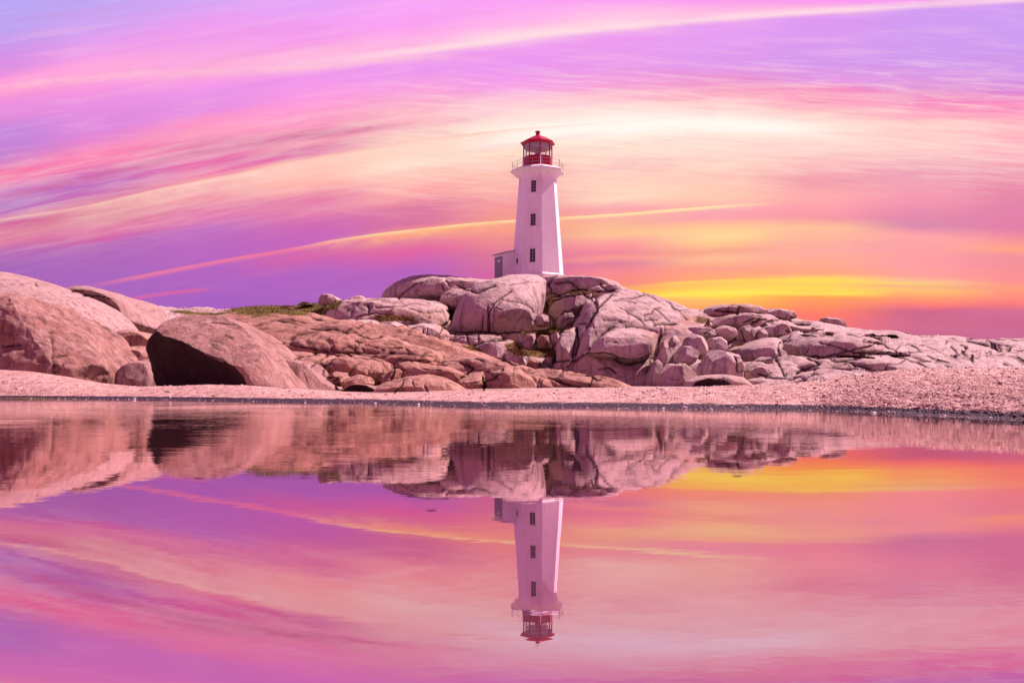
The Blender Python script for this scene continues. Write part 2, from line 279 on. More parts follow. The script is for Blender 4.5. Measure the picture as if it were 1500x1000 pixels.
CR = [  # (width, points)
 (1,[(0,503),(12,501),(25,500)]),(1.2,[(83,545),(88,538),(95,531)]),(1.3,[(82,520),(90,519),(98,518)]),(.7,[(80,548),(79,530),(78,510),(75,482)]),
 (1,[(52,415),(54,418)]),(.6,[(105,427),(122,427)]),(.7,[(122,433),(140,434),(165,437)]),(.6,[(310,471),(330,473),(345,474)]),(.6,[(330,490),(342,497)]),(.6,[(310,503),(318,510)]),
 (.8,[(260,448),(280,449)]),(.8,[(378,479),(385,475),(400,471)]),
 (.8,[(584,438),(591,429),(604,418),(609,414),(625,409)]),(.7,[(653,409),(659,417)]),(.8,[(648,417),(651,425)]),
 (1,[(669,416),(678,421),(689,425),(699,428),(707,424),(721,419),(725,418)]),(.6,[(550,450),(586,449),(604,445)]),(.8,[(539,446),(540,462)]),
 (1,[(656,454),(660,461),(657,472),(653,477)]),(.7,[(749,426),(739,432),(728,440),(721,450),(716,459),(717,472),(718,488)]),
 (.8,[(715,449),(715,461),(715,476),(716,488)]),(.6,[(708,461),(707,476),(706,486)]),(.6,[(728,440),(724,444),(719,447)]),(.6,[(736,436),(730,446),(722,456)]),
 (.5,[(736,439),(754,441),(768,445),(781,452),(783,458)]),(.4,[(745,418),(772,413),(790,413)]),(1.2,[(665,488),(717,488),(730,490),(750,488),(765,487)]),
 (1,[(608,478),(600,485),(598,494)]),(1.1,[(650,479),(645,490),(642,504)]),(.8,[(683,490),(686,501),(689,510)]),(1,[(690,510),(703,503),(721,498),(741,497)]),
 (.6,[(700,490),(701,503)]),(.6,[(665,490),(663,505)]),(.6,[(620,482),(616,500)]),(.5,[(626,480),(624,502)]),
 (.7,[(550,508),(577,515),(609,520),(636,515)]),(.8,[(640,530),(672,531),(690,528),(708,533)]),(1,[(674,533),(694,540),(676,555)]),(1.4,[(708,551),(709,571)]),
 (.8,[(604,558),(608,567)]),(1,[(622,562),(626,573),(629,578)]),(.7,[(654,560),(656,567)]),(.8,[(591,558),(577,578)]),
 (1.1,[(467,485),(442,491),(430,496),(424,503),(440,508),(461,512),(480,514)]),(.7,[(450,499),(456,504),(459,508)]),(.6,[(456,501),(470,494)]),
 (.9,[(400,468),(416,471),(432,476),(451,481),(464,482),(472,484),(496,485)]),(.8,[(421,468),(440,472),(450,473)]),(.7,[(491,485),(522,491),(544,496),(560,493)]),
 (1,[(486,515),(512,515),(541,516),(566,516),(600,518),(640,523)]),(1,[(496,523),(486,529),(475,542),(474,548),(480,552)]),(.8,[(483,518),(469,528),(456,537)]),
 (.9,[(432,526),(442,522),(464,517)]),(.9,[(509,516),(520,524),(544,524),(568,531)]),(.8,[(528,531),(518,539),(512,548)]),(.7,[(544,539),(538,552)]),(.7,[(547,542),(544,558)]),
 (1,[(480,553),(502,552),(490,558)]),(1.6,[(573,532),(579,542),(574,555)]),(.6,[(510,485),(530,478),(545,470)]),(.6,[(520,500),(545,505),(580,508),(610,512)]),
 (.6,[(560,500),(590,505),(620,510)]),(.5,[(420,460),(450,463),(480,470)]),(.6,[(580,525),(600,528),(640,530)]),(.6,[(700,525),(730,528),(750,535),(780,537)]),
 (1.2,[(809,408),(803,418),(806,429),(815,434),(837,427),(849,425),(880,427),(900,423)]),(1,[(812,413),(835,412),(844,420),(848,425)]),(1.1,[(880,416),(889,423)]),
 (1,[(808,441),(826,434),(849,431)]),(1.1,[(857,432),(867,438),(876,447),(873,456),(862,472),(857,479)]),(1,[(819,461),(826,456),(842,454)]),(.8,[(845,474),(858,473)]),
 (1.2,[(844,479),(845,501),(840,522)]),(1.3,[(900,477),(885,485),(867,504),(857,517),(839,530),(831,538)]),(1,[(855,518),(876,518),(898,519)]),
 (1.2,[(812,515),(811,530)]),(1,[(812,530),(833,528)]),(.7,[(822,540),(826,544),(819,551)]),(.8,[(871,549),(862,566)]),(1.8,[(801,551),(815,555),(833,562),(849,567)]),
 (1.2,[(707,551),(711,557),(723,555),(736,542)]),(1.6,[(790,557),(788,567)]),(.6,[(825,545),(850,548),(880,556)]),
 (1,[(868,438),(873,449),(866,463),(861,474)]),(1,[(877,449),(886,441),(897,429)]),(1,[(850,431),(886,427),(904,425)]),(.6,[(899,439),(917,439),(931,443)]),
 (.8,[(908,449),(926,458),(940,467),(945,474)]),(.5,[(882,467),(904,467),(913,472),(918,478)]),(.8,[(918,478),(936,478),(951,481),(965,486)]),
 (2.2,[(897,519),(906,526),(922,530),(940,527),(949,522)]),(.9,[(944,459),(954,459),(958,452),(967,450)]),(.8,[(944,459),(944,467),(962,468)]),
 (1.1,[(958,474),(975,474),(990,474)]),(.6,[(976,441),(985,449),(994,454),(1007,468)]),(.6,[(994,454),(1008,452)]),(1,[(954,508),(953,524),(948,544)]),(.9,[(875,542),(890,537),(902,546)]),
 (.7,[(908,436),(926,434),(944,431)]),(.6,[(936,424),(958,436),(967,441)]),(2.2,[(967,490),(962,506),(956,524)]),(.6,[(958,452),(970,460),(980,470)]),(.5,[(966,474),(970,490)]),(.5,[(974,474),(974,492)]),
 (.7,[(1089,472),(1103,467)]),(.8,[(1066,448),(1066,457)]),(1.4,[(1082,448),(1080,459)]),(1.2,[(1047,454),(1065,456),(1079,459)]),(1,[(1086,460),(1100,460),(1116,462)]),
 (.9,[(1084,483),(1089,500)]),(.8,[(1100,483),(1103,494)]),(1.2,[(1102,473),(1114,468),(1132,470)]),(1.4,[(1156,493),(1142,504),(1140,510),(1146,528)]),(.7,[(1183,508),(1178,520)]),
 (1.2,[(1124,537),(1148,529),(1161,524),(1177,523),(1183,523),(1209,523),(1226,517),(1260,509)]),(1.4,[(1183,523),(1201,532),(1180,540),(1167,543)]),(1.3,[(1137,534),(1150,547),(1162,546)]),
 (1.2,[(1110,547),(1132,553),(1156,554),(1174,558)]),(1.2,[(1164,554),(1180,556),(1190,548),(1212,548),(1244,552)]),(.7,[(1194,540),(1190,550)]),(1.1,[(1076,520),(1081,529),(1082,545)]),
 (1.2,[(1212,524),(1226,528),(1244,524),(1260,524)]),(1.6,[(1234,526),(1250,532),(1260,534)]),(1,[(1153,484),(1164,487),(1180,490),(1194,489)]),(2,[(1190,484),(1201,487),(1218,487)]),
 (2.4,[(1161,468),(1169,472),(1186,473)]),(1,[(1250,512),(1260,510),(1272,508),(1283,503)]),(2.4,[(1265,496),(1280,499),(1290,502)]),(1,[(1290,502),(1308,510),(1323,522),(1333,528),(1350,533),(1360,538)]),
 (1.2,[(1250,518),(1273,518),(1295,518),(1322,522)]),(.8,[(1250,522),(1290,521)]),(2.4,[(1250,533),(1267,537),(1283,543),(1300,542)]),(1.2,[(1300,542),(1317,541),(1332,543)]),
 (.9,[(1325,527),(1317,532),(1300,533),(1298,540)]),(.7,[(1312,510),(1322,504),(1337,503)]),(.6,[(1323,515),(1350,515)]),(1,[(1358,519),(1370,525),(1377,533)]),(3,[(1373,532),(1392,536)]),
 (2,[(1393,505),(1400,512),(1405,523)]),(2.5,[(1393,519),(1403,525)]),(3,[(1410,518),(1425,523),(1427,532)]),(3,[(1417,497),(1433,500),(1450,504),(1470,512)]),
 (1,[(1483,508),(1472,515),(1457,521)]),(3,[(1478,520),(1490,524),(1502,533)]),(.8,[(1328,502),(1343,508),(1350,515)]),(.7,[(1337,488),(1350,491),(1367,491)]),(1.6,[(1275,491),(1297,491),(1315,493)]),
 (.6,[(1387,498),(1385,503)]),(.6,[(1421,495),(1458,496),(1500,497)]),(1.4,[(1435,514),(1446,519)]),(1.6,[(1450,512),(1452,520)]),(1.2,[(1470,531),(1482,536)]),
 (.7,[(1200,500),(1230,508),(1262,520)]),(.7,[(1210,520),(1235,530),(1262,545)]),(.6,[(1290,478),(1330,482)]),(.7,[(1240,488),(1262,492)]),
 (.5,[(600,452),(620,458),(650,456)]),(.7,[(520,470),(530,463),(548,458),(570,460)]),
]
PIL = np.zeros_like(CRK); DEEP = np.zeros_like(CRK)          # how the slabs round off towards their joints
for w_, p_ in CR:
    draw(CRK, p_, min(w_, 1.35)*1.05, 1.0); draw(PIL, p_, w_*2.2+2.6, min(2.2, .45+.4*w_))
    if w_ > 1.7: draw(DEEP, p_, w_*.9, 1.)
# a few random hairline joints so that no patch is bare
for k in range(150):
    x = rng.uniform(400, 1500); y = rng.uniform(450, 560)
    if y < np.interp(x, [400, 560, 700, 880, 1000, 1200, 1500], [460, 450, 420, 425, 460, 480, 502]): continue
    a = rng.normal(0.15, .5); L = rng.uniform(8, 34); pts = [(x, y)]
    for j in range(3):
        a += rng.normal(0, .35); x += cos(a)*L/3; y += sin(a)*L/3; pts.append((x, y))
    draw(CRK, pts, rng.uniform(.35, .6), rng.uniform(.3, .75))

def poly_mask(polys, blur=2):
    gx, gy = np.meshgrid(np.arange(RW*RS)/RS+RX0, np.arange(RH*RS)/RS+RY0)
    M = np.zeros(gx.shape, np.float32)
    for P in polys:
        ins = np.zeros(gx.shape, bool); n = len(P)
        for i in range(n):
            x0, y0 = P[i]; x1, y1 = P[(i+1) % n]
            if y0 == y1: continue
            c = ((y0 > gy) != (y1 > gy)) & (gx < (x1-x0)*(gy-y0)/(y1-y0)+x0)
            ins ^= c
        M = np.maximum(M, ins)
    for _ in range(blur*2):
        M = (M + np.roll(M, 1, 0) + np.roll(M, -1, 0) + np.roll(M, 1, 1) + np.roll(M, -1, 1))/5
    return M
GREEN = [[(335,452),(360,448),(400,446),(440,443),(480,441),(503,441),(492,455),(485,460),(440,461),(400,459),(345,457)],
         [(252,456),(300,457.5),(330,459),(345,461),(320,462),(290,460.5),(255,459)],[(325,455),(350,456),(395,459),(400,462),(370,463),(335,459)]]
BROWN = [[(792,432),(805,425),(814,438),(806,452),(803,462),(792,458)],[(763,483),(780,477),(830,476),(836,482),(800,489),(780,488),(763,489)],
         [(740,504),(755,501),(770,513),(800,507),(814,505),(811,521),(795,523),(775,521),(762,520),(742,512)],
         [(550,462),(573,462),(593,464),(612,465),(610,471),(575,470),(550,470)],[(1022,462),(1040,468),(1038,475),(1018,472)],[(1066,493),(1078,491),(1090,506),(1066,505)],
         [(665,508),(700,509),(710,516),(680,515)],[(836,424),(860,423),(880,426),(860,429),(838,430)]]
MG = poly_mask(GREEN, 2); MB_ = poly_mask(BROWN, 2)
ORG = poly_mask([[(640,470),(660,465),(660,500),(630,500)],[(1000,455),(1030,462),(1020,478),(990,480)],[(945,480),(975,485),(965,520),(945,515)],[(970,470),(1010,468),(1005,500),(975,500)],[(560,455),(655,455),(655,470),(560,468)],[(1040,455),(1080,458),(1060,470),(1030,468)]], 8)
def rsamp(R, px, py):
    fx = np.clip((px-RX0)*RS, 0, R.shape[1]-2.001); fy = np.clip((py-RY0)*RS, 0, R.shape[0]-2.001)
    ix = fx.astype(int); iy = fy.astype(int); a = fx-ix; b = fy-iy
    v = R[iy, ix]*(1-a)*(1-b)+R[iy, ix+1]*a*(1-b)+R[iy+1, ix]*(1-a)*b+R[iy+1, ix+1]*a*b
    return np.where((px < RX0) | (px > RX0+RW-2) | (py < RY0) | (py > RY0+RH-2), 0, v)

def proj(P):
    y = np.maximum(P[:, 1], .5)
    return CX+F*P[:, 0]/y, HZ-F*(P[:, 2]-CAM_H)/y

# ------------------------------------------------------------------ materials
def new_mat(name):
    m = bpy.data.materials.new(name); m.use_nodes = True
    t = m.node_tree; t.nodes.clear(); n = Nd(t)
    b = n.new('ShaderNodeBsdfPrincipled'); o = n.new('ShaderNodeOutputMaterial')
    t.links.new(b.outputs[0], o.inputs[0])
    return m, t, n, b
def attr(n, name):
    a = n.new('ShaderNodeAttribute'); a.attribute_name = name
    return X(n, a.outputs['Fac'])
def bump(n, h, strength, dist, bs):
    k = n.new('ShaderNodeBump'); k.inputs['Strength'].default_value = strength; k.inputs['Distance'].default_value = dist
    n.put(k, 'Height', h); n.nt.links.new(k.outputs[0], bs.inputs['Normal'])
    return k
def pos(n):
    g = n.new('ShaderNodeNewGeometry'); return X(n, g.outputs['Position'])
def simple(name, col, rough=.6, metal=0., var=.08, scale=3., bmp=0.0):
    m, t, n, b = new_mat(name); p = pos(n)
    f = n.noise(p, scale, 4, .6)
    c = n.mix(f, tuple(v*(1-var) for v in col), tuple(min(v*(1+var), 1) for v in col))
    t.links.new(c.s, b.inputs['Base Color']); b.inputs['Roughness'].default_value = rough; b.inputs['Metallic'].default_value = metal
    if bmp: bump(n, f, .4, bmp, b)
    return m

def granite(name, cool, warm, dark, fine=1.0, bmp=.03):
    m, t, n, b = new_mat(name); p = pos(n)
    big = n.noise(p, .16*fine, 4, .6); mid = n.noise(p, .9*fine, 5, .65, .4); sp = n.noise(p, 14*fine, 3, .75)
    mp = n.new('ShaderNodeMapping'); mp.inputs['Scale'].default_value = (1.4*fine, 1.4*fine, .12*fine); t.links.new(p.s, mp.inputs[0])
    strk = n.noise(X(n, mp.outputs[0]), 1.0, 5, .62, .3)
    w = (attr(n, 'warm') + (big-.5)*.6).clamp()
    base = n.mix(w, cool, warm)
    base = n.mix(n.smooth(mid, .35, .72)*.55, base, tuple(v*1.35 for v in cool))
    base = n.mix(n.smooth(strk, .47, .68)*.7, base, dark)                     # lichen and water streaks
    base = n.mix(n.smooth(big, .56, .7)*.35, base, tuple(v*.6 for v in warm))
    spk = n.smooth(sp, .56, .74)*.55
    base = n.mix(n.smooth(n.noise(p, 4.5*fine, 5, .75, .5), .47, .66)*.45, base, tuple(v*.42 for v in warm))
    base = n.mix(spk, base, tuple(v*.30 for v in cool))
    base = n.mix(n.smooth(sp, .26, .44, 1., 0.)*.4, base, tuple(min(v*1.7, .75) for v in cool))
    base = n.mix(attr(n, 'rust')*n.smooth(mid, .35, .65)*.55, base, (.36, .15, .075))
    base = n.mix((attr(n, 'stain_shade')*n.smooth(mid, .2, .5, .86, 1.)).clamp(), base, (.034, .016, .013))  # dark stain and overhang shade, painted together on the cut faces
    base = n.mix(attr(n, 'crack').clamp(), base, (.022, .007, .006))     # joint soil, painted near black as the shade inside narrow cracks
    ms = n.mix(sp, (.06, .05, .008), (.20, .15, .02)); mb = n.mix(sp, (.05, .03, .006), (.25, .13, .02))
    base = n.mix(attr(n, 'grass'), base, ms); base = n.mix(attr(n, 'moss'), base, mb)
    t.links.new(base.s, b.inputs['Base Color']); b.inputs['Roughness'].default_value = .85
    spc = (1.0 - attr(n, 'crack').clamp())*.22; t.links.new(spc.s, b.inputs['Specular IOR Level'])
    vo = n.noise(p, 3.2*fine, 6, .7, .2)
    h = vo*1.0 + sp*.35 + strk*.5
    bump(n, h, .9, bmp*4, b)
    return m
M_COOL = granite('pale grey granite', (.48, .36, .335), (.45, .27, .19), (.14, .095, .10))
M_WARM = granite('brown granite', (.43, .265, .21), (.45, .22, .15), (.10, .05, .043), 1.4, .035)
M_BOULD = granite('speckled boulder granite', (.44, .30, .275), (.30, .138, .105), (.11, .055, .05), 2.2, .025)

# gravelly weathered bank, wet and stained near the water
m, t, n, b = new_mat('coarse bank rock'); M_BANK = m; p = pos(n)
sz = n.new('ShaderNodeSeparateXYZ'); t.links.new(p.s, sz.inputs[0]); zz = X(n, sz.outputs[2])
a1 = n.noise(p, 5., 6, .8, .5); a2 = n.voro(p, 34.); a3 = n.noise(p, 60., 2, .6); a4 = n.noise(p, 1.1, 4, .6)
c = n.mix(n.smooth(a1, .36, .66), (.40, .23, .19), (.86, .58, .51))
c = n.mix(n.smooth(a3, .55, .7)*.7, c, (.10, .06, .055)); c = n.mix(n.smooth(a2, .12, .3, 1., 0.)*.35, c, (.72, .56, .50))
c = n.mix(n.smooth(a4, .46, .66)*.35, c, (.38, .21, .18))
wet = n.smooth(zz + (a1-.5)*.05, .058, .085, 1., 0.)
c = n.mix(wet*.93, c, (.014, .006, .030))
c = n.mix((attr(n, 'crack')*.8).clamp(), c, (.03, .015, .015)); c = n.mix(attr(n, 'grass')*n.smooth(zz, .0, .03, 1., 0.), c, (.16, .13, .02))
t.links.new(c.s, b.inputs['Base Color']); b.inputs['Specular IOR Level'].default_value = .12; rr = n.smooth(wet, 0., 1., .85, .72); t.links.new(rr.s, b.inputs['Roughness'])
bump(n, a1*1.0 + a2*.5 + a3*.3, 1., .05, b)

# ------------------------------------------------------------------ mesh builders
def set_props(o, label=None, cat=None, group=None, kind=None):
    if label: o['label'] = label
    if cat: o['category'] = cat
    if group: o['group'] = group
    if kind: o['kind'] = kind
    return o
def mesh_np(name, V, Fc, mat, attrs=None, smooth=True, parent=None):
    me = bpy.data.meshes.new(name)
    k = Fc.shape[1]
    me.vertices.add(len(V)); me.vertices.foreach_set('co', V.astype(np.float32).ravel())
    me.loops.add(Fc.size); me.loops.foreach_set('vertex_index', Fc.astype(np.int32).ravel())
    me.polygons.add(len(Fc)); me.polygons.foreach_set('loop_start', (np.arange(len(Fc))*k).astype(np.int32))
    me.update(calc_edges=True)
    if smooth: me.polygons.foreach_set('use_smooth', np.ones(len(Fc), bool))
    for an, av in (attrs or {}).items():
        a = me.attributes.new(an, 'FLOAT', 'POINT'); a.data.foreach_set('value', np.asarray(av, np.float32))
    me.materials.append(mat)
    o = bpy.data.objects.new(name, me); COL.objects.link(o); o.parent = parent
    return o
def vnormals(V, Fc):
    a = V[Fc[:, 0]]; b = V[Fc[:, 1]]; c = V[Fc[:, 2]]
    fn = np.cross(b-a, c-a); out = np.zeros_like(V)
    for j in range(Fc.shape[1]):
        for k in range(3): out[:, k] += np.bincount(Fc[:, j], fn[:, k], len(V))
    if Fc.shape[1] == 4: pass
    return out/np.maximum(np.linalg.norm(out, axis=1, keepdims=True), 1e-12)
ICO = {}
def ico(n):
    if n not in ICO:
        bm = bmesh.new(); bmesh.ops.create_icosphere(bm, subdivisions=n, radius=1)
        me = bpy.data.meshes.new('t'); bm.to_mesh(me); bm.free()
        V = np.zeros(len(me.vertices)*3); me.vertices.foreach_get('co', V)
        Fc = np.zeros(len(me.loops), np.int32); me.loops.foreach_get('vertex_index', Fc)
        ICO[n] = (V.reshape(-1, 3), Fc.reshape(-1, 3)); bpy.data.meshes.remove(me)
    return ICO[n]

TUFTS = []      # candidate points for grass: (x, y, z, green?)
def finish_rock(P, Fc, pxm, warm, rough=1.0, blocks=1.0, seed=0, cut_mask=None, crackw=3.0, hair=True, strata=0., lean_=0.):
    Nn = vnormals(P, Fc)
    px, py = proj(P)
    front = (-(Nn*(P/np.linalg.norm(P, axis=1, keepdims=True))).sum(1)) > -.15
    s = pxm                                   # metres per unit
    big = fbm(P*.35+seed*3.1, 3, .5, seed)*.16*rough
    med = fbm(P*1.5+seed, 4, .55, seed+3)*.055*rough
    med = med + fbm(P*5.5+seed, 3, .6, seed+8)*.022*rough
    if strata:
        q_ = (P[:, 2] + .17*P[:, 0] + .10*P[:, 1] + fbm(P*np.array([.25, .25, .5])+seed, 3, .55, 61)*.9)*2.3
        fr_ = q_-np.floor(q_); med = med + strata*(fr_**2*.13 - np.exp(-(np.minimum(fr_, 1-fr_)/.07)**2)*.05)*(_h(np.floor(q_), q_*0, q_*0, 3)*.8+.4)
    wp = P + np.stack([fbm(P*.5, 2, .5, 5), fbm(P*.5+9, 2, .5, 6), fbm(P*.5+19, 2, .5, 7)], 1)*.8
    f1, f2, cid = voronoi(wp*np.array([.38, .38, .6]) + seed*7.7, 31)
    edge = f2-f1
    step = (cid-.5)*.16*blocks
    hairc = np.exp(-(edge/.035)**2)*.85 if hair else edge*0
    c = rsamp(CRK, px, py)*front
    pil = rsamp(PIL, px, py)*front
    depth = c*crackw*.7*s + pil*crackw*.45*s + rsamp(DEEP, px, py)*front*(3. if abs(lean_) < 2 else .8)*s + hairc*blocks*.07
    P2 = P + Nn*(big+med+step*np.clip(edge*8, 0, 1)-depth)[:, None]
    up = np.clip(Nn[:, 2]*1.6+.3, 0, 1)
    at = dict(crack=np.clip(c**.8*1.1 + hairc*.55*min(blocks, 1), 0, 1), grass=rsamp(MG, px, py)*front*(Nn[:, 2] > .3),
              moss=np.clip(rsamp(MB_, px, py)*front*up*1.5, 0, 1)*(P[:, 1] > 50), warm=np.full(len(P), warm), rust=rsamp(ORG, px, py)*front*(P[:, 1] > 40),
              stain_shade=np.zeros(len(P)))
    return P2, Nn, at, px, py

def rock(name, outline, Y, T, lean=0., warm=.3, mat=None, label=None, cat='rock', group=None, p=2.6, rough=1., blocks=1., seed=None,
         cuts=(), facets=9, crackw=3.0, sub=None, hair=True, strata=0.):
    o = np.array(outline, float)
    W_ = np.ptp(o[:, 0]); H_ = np.ptp(o[:, 1])
    seed = seed if seed is not None else int(abs(o[0, 0])*3+o[0, 1]) % 97
    n = sub or (7 if W_ > 125 else 6 if W_ > 34 else 5)
    V, Fc = ico(n)
    s = Y/F
    cxp, cyp = (o[:, 0].min()+o[:, 0].max())/2, (o[:, 1].min()+o[:, 1].max())/2
    q = np.stack([(o[:, 0]-cxp)*s, -(o[:, 1]-cyp)*s], 1)
    # polar radius of the outline
    th = np.linspace(-pi, pi, 721)[:-1]; R = np.zeros(len(th)); dxy = np.stack([np.cos(th), np.sin(th)], 1)
    for i in range(len(q)):
        a = q[i]; e = q[(i+1) % len(q)]-a
        den = dxy[:, 0]*e[1]-dxy[:, 1]*e[0]; den = np.where(abs(den) < 1e-9, 1e-9, den)
        tt = (a[0]*e[1]-a[1]*e[0])/den; uu = (a[0]*dxy[:, 1]-a[1]*dxy[:, 0])/den
        R = np.where((tt > 0) & (uu >= -1e-6) & (uu <= 1+1e-6), np.maximum(R, tt), R)
    R = np.where(R <= 0, np.median(R), R)
    kk = 9; ker = np.hanning(kk+2)[1:-1]; ker /= ker.sum()
    R = np.convolve(np.concatenate([R[-kk:], R, R[:kk]]), ker, 'same')[kk:-kk]
    rho = np.hypot(V[:, 0], V[:, 2]); ang = np.arctan2(V[:, 2], V[:, 0])
    r = np.interp(ang, np.append(th, pi), np.append(R, R[0]))
    aa, bb = W_*s/2, H_*s/2
    rell = aa*bb/np.sqrt((bb*np.cos(ang))**2+(aa*np.sin(ang))**2)
    k = (rho**p+abs(V[:, 1])**p)**(-1/p)
    rr, yy = rho*k, V[:, 1]*k
    re = rell+(r-rell)*np.clip(rr, 0, 1)**3
    Xc, Zc = (cxp-CX)*s, CAM_H+(HZ-cyp)*s
    lx, lz = rr*re*np.cos(ang), rr*re*np.sin(ang)
    ly = yy*T + lean*lz
    # keep the traced silhouette: scale by true distance
    Yt = Y+ly
    P = np.stack([(Xc+lx), Yt, Zc+lz], 1)
    if lean: P[:, 0] *= 1+ (lean*lz)/Y*.9; P[:, 2] = CAM_H+(P[:, 2]-CAM_H)*(1+(lean*lz)/Y*.9)
    vm = np.zeros(len(P))
    for (c0, nn, dk) in cuts:             # flat broken faces: a point (px, py, Y), an outward normal
        nn = np.array(nn, float); nn /= np.linalg.norm(nn); c0 = np.array(unproj(*c0))
        d = (P-c0)@nn; d = d + (fbm(P*1.1+3, 4, .55, 77)*.16 if dk else fbm(P*.8+5, 3, .5, 78)*.3)
        P = P-np.clip(d, 0, None)[:, None]*nn
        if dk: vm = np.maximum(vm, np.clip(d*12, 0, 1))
    fr = np.random.default_rng(seed+int(cxp)*7)
    for _k in range(facets):
        a_ = fr.normal(0, .75); e_ = fr.normal(.05, .55)
        nn = np.array([math.sin(a_)*math.cos(e_), -math.cos(a_)*math.cos(e_), math.sin(e_)])
        h_ = (P@nn); top_ = h_.max(); R0 = min(aa, bb, T)
        d = h_-(top_-fr.uniform(.08, .34)*R0) + fbm(P*1.1+_k, 3, .5, 80+_k)*.06
        d = np.where(d > 0, d, 0); P = P-(d*.92)[:, None]*nn
    P2, Nn, at, px, py = finish_rock(P, Fc, s, warm, rough*(min(1, .35+W_*s/8)), blocks*min(1, W_*s/9), seed, crackw=crackw, hair=hair, strata=strata, lean_=lean)
    at['stain_shade'] = vm
    P2[:, 2] = np.maximum(P2[:, 2], -.4)
    sel = np.where(((at['grass'] > .5) | (at['moss'] > .5)) & (Nn[:, 2] > .2))[0]
    if len(sel): TUFTS.append(np.concatenate([P2[sel], at['grass'][sel][:, None]], 1))
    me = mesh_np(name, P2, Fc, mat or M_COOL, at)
    if label: set_props(me, label, cat, group)
    else: set_props(me, kind='structure')
    return me

# ------------------------------------------------------------------ terrain: pool bed, bank and hill in one sheet
A = np.array
def crv(px, xs, ys): return np.interp(px, xs, ys)
tx = np.concatenate([np.linspace(-900, -80, 60, endpoint=False), np.arange(-80, 1580, 1.1), np.linspace(1582, 2500, 60)])
def sm(a, k=31):
    ker = np.hanning(k+2)[1:-1]; ker /= ker.sum(); e = k//2
    return np.convolve(np.pad(a, e, 'edge'), ker, 'valid')
pyW = crv(tx, [-900,0,200,300,500,600,750,900,1000,1200,1300,1400,1500,1800,2500],[584,583.5,585,586.5,590.5,593.5,597,598.5,600,601.5,606,611,617,630,640])
YW = CAM_H*F/(pyW-HZ)
pyC = crv(tx, [-900,0,50,100,150,200,250,300,350,400,450,500,550,600,650,700,800,900,1000,1100,1200,1260,1320,1400,1450,1500,1800,2500],
              [530,541,544,552,561,566,565.5,563,564,567,572,576,578,577.5,575.5,573.5,571.5,570,567.5,563.5,557,549,541,538,540,541,545,545])
pyC = sm(pyC, 25); 
YC = YW + crv(tx, [-900,0,300,600,900,1200,1500,2500],[4,4,3.5,4,4.5,4,3.8,4])
zC = CAM_H+(HZ-pyC)/F*YC
YF = crv(tx, [-900,0,400,600,700,820,1030,1090,1160,1500,2500],[27,30,34,40,46,50,50,42,34,26,26]); YF = np.maximum(YF, YC+3)
pySx = [-900,0,200,230,269,340,400,450,480,560,590,620,700,725,750,830,880,920,960,1000,1030,1100,1150,1200,1240,1320,1400,1500,1800,2500]
pyS = crv(tx, pySx, [455,450,446,447,450,451.5,447.5,445,443.5,441,432,424,413,411.5,408,410,416,426,438,451,452,452,461,471,479,487.5,491,495.5,508,520])
YS = crv(tx, [-900,200,400,560,640,700,840,900,1000,1200,1500,2500],[120,110,105,98,90,88,88,86,82,92,100,110])
NR = 2600
Yg = np.exp(np.linspace(math.log(6.0), math.log(420.0), NR))
def terrain_z(Yv, i=None):
    """Yv (rows, cols) -> z for every column"""
    yw, yc, zc, yf, ys, pys = (a[None, :] if i is None else a[i] for a in (YW, YC, zC, YF, YS, pyS))
    ex = np.interp(tx, [430, 560, 980, 1080, 1300], [1.2, 1.4, 1.35, .92, .85])[None, :]
    zF = np.minimum(CAM_H+(HZ-566)/F*yf, .3)*0+.28
    zS = CAM_H+(HZ-pys)/F*ys
    bed = -.28*np.clip((yw-Yv)/3, 0, 1)**.7
    q = np.clip((Yv-yw)/(yc-yw), 0, 1)
    bank = zc*(.18*q+.82*(1-(1-np.clip((q-.12)/.88, 0, 1))**2.0))
    hid = np.clip((Yv-yc)/1.6, 0, 1); hid = hid*hid*(3-2*hid)
    low = np.minimum(zc, .26)
    beh = zc+(low-zc)*hid
    t_ = np.clip((Yv-yf)/(ys-yf), 0, 1)
    pyh = 567+(pys-567)*t_**ex
    hill = CAM_H+(HZ-pyh)/F*np.minimum(Yv, ys)
    z = np.where(Yv < yw, bed, np.where(Yv < yc, bank, beh))
    z = np.where(Yv > yf, np.maximum(z*0+hill, .2), z)
    z = np.where(Yv > ys, np.maximum(zS-(Yv-ys)*.10-((Yv-ys)/60)**2, -2.0), z)
    return z
Zg = terrain_z(Yg[:, None])
PYg = HZ-F*(Zg-CAM_H)/Yg[:, None]
w_ = np.abs(np.diff(PYg, axis=0)) + 0.05*np.abs(np.diff(np.log(Yg)))[:, None]*F*.2
near = (Yg[1:, None] > YW[None, :]-.6) & (Yg[1:, None] < YC[None, :]+.5)
w_ = w_*np.where(near, 2.6, 1.0)
# smooth across columns
kw = 61; ker = np.hanning(kw+2)[1:-1]; ker /= ker.sum()
from numpy.fft import rfft, irfft
wp_ = np.pad(w_, ((0, 0), (kw//2, kw//2)), 'edge'); L_ = wp_.shape[1]+kw
w_ = irfft(rfft(wp_, L_, axis=1)*rfft(ker, L_)[None, :], L_, axis=1)[:, kw-1:kw-1+len(tx)]
cum = np.concatenate([np.zeros((1, len(tx))), np.cumsum(np.maximum(w_, 1e-5), 0)], 0); cum /= cum[-1]
ROWS = 620; lev = np.linspace(0, 1, ROWS); Yr = np.zeros((ROWS, len(tx)))
for j in range(len(tx)): Yr[:, j] = np.interp(lev, cum[:, j], Yg)
Zr = terrain_z(Yr)
Px = np.broadcast_to(tx[None, :], Yr.shape)
P = np.stack([(Px-CX)/F*Yr, Yr, Zr], 2).reshape(-1, 3)
idx = np.arange(ROWS*len(tx)).reshape(ROWS, len(tx))
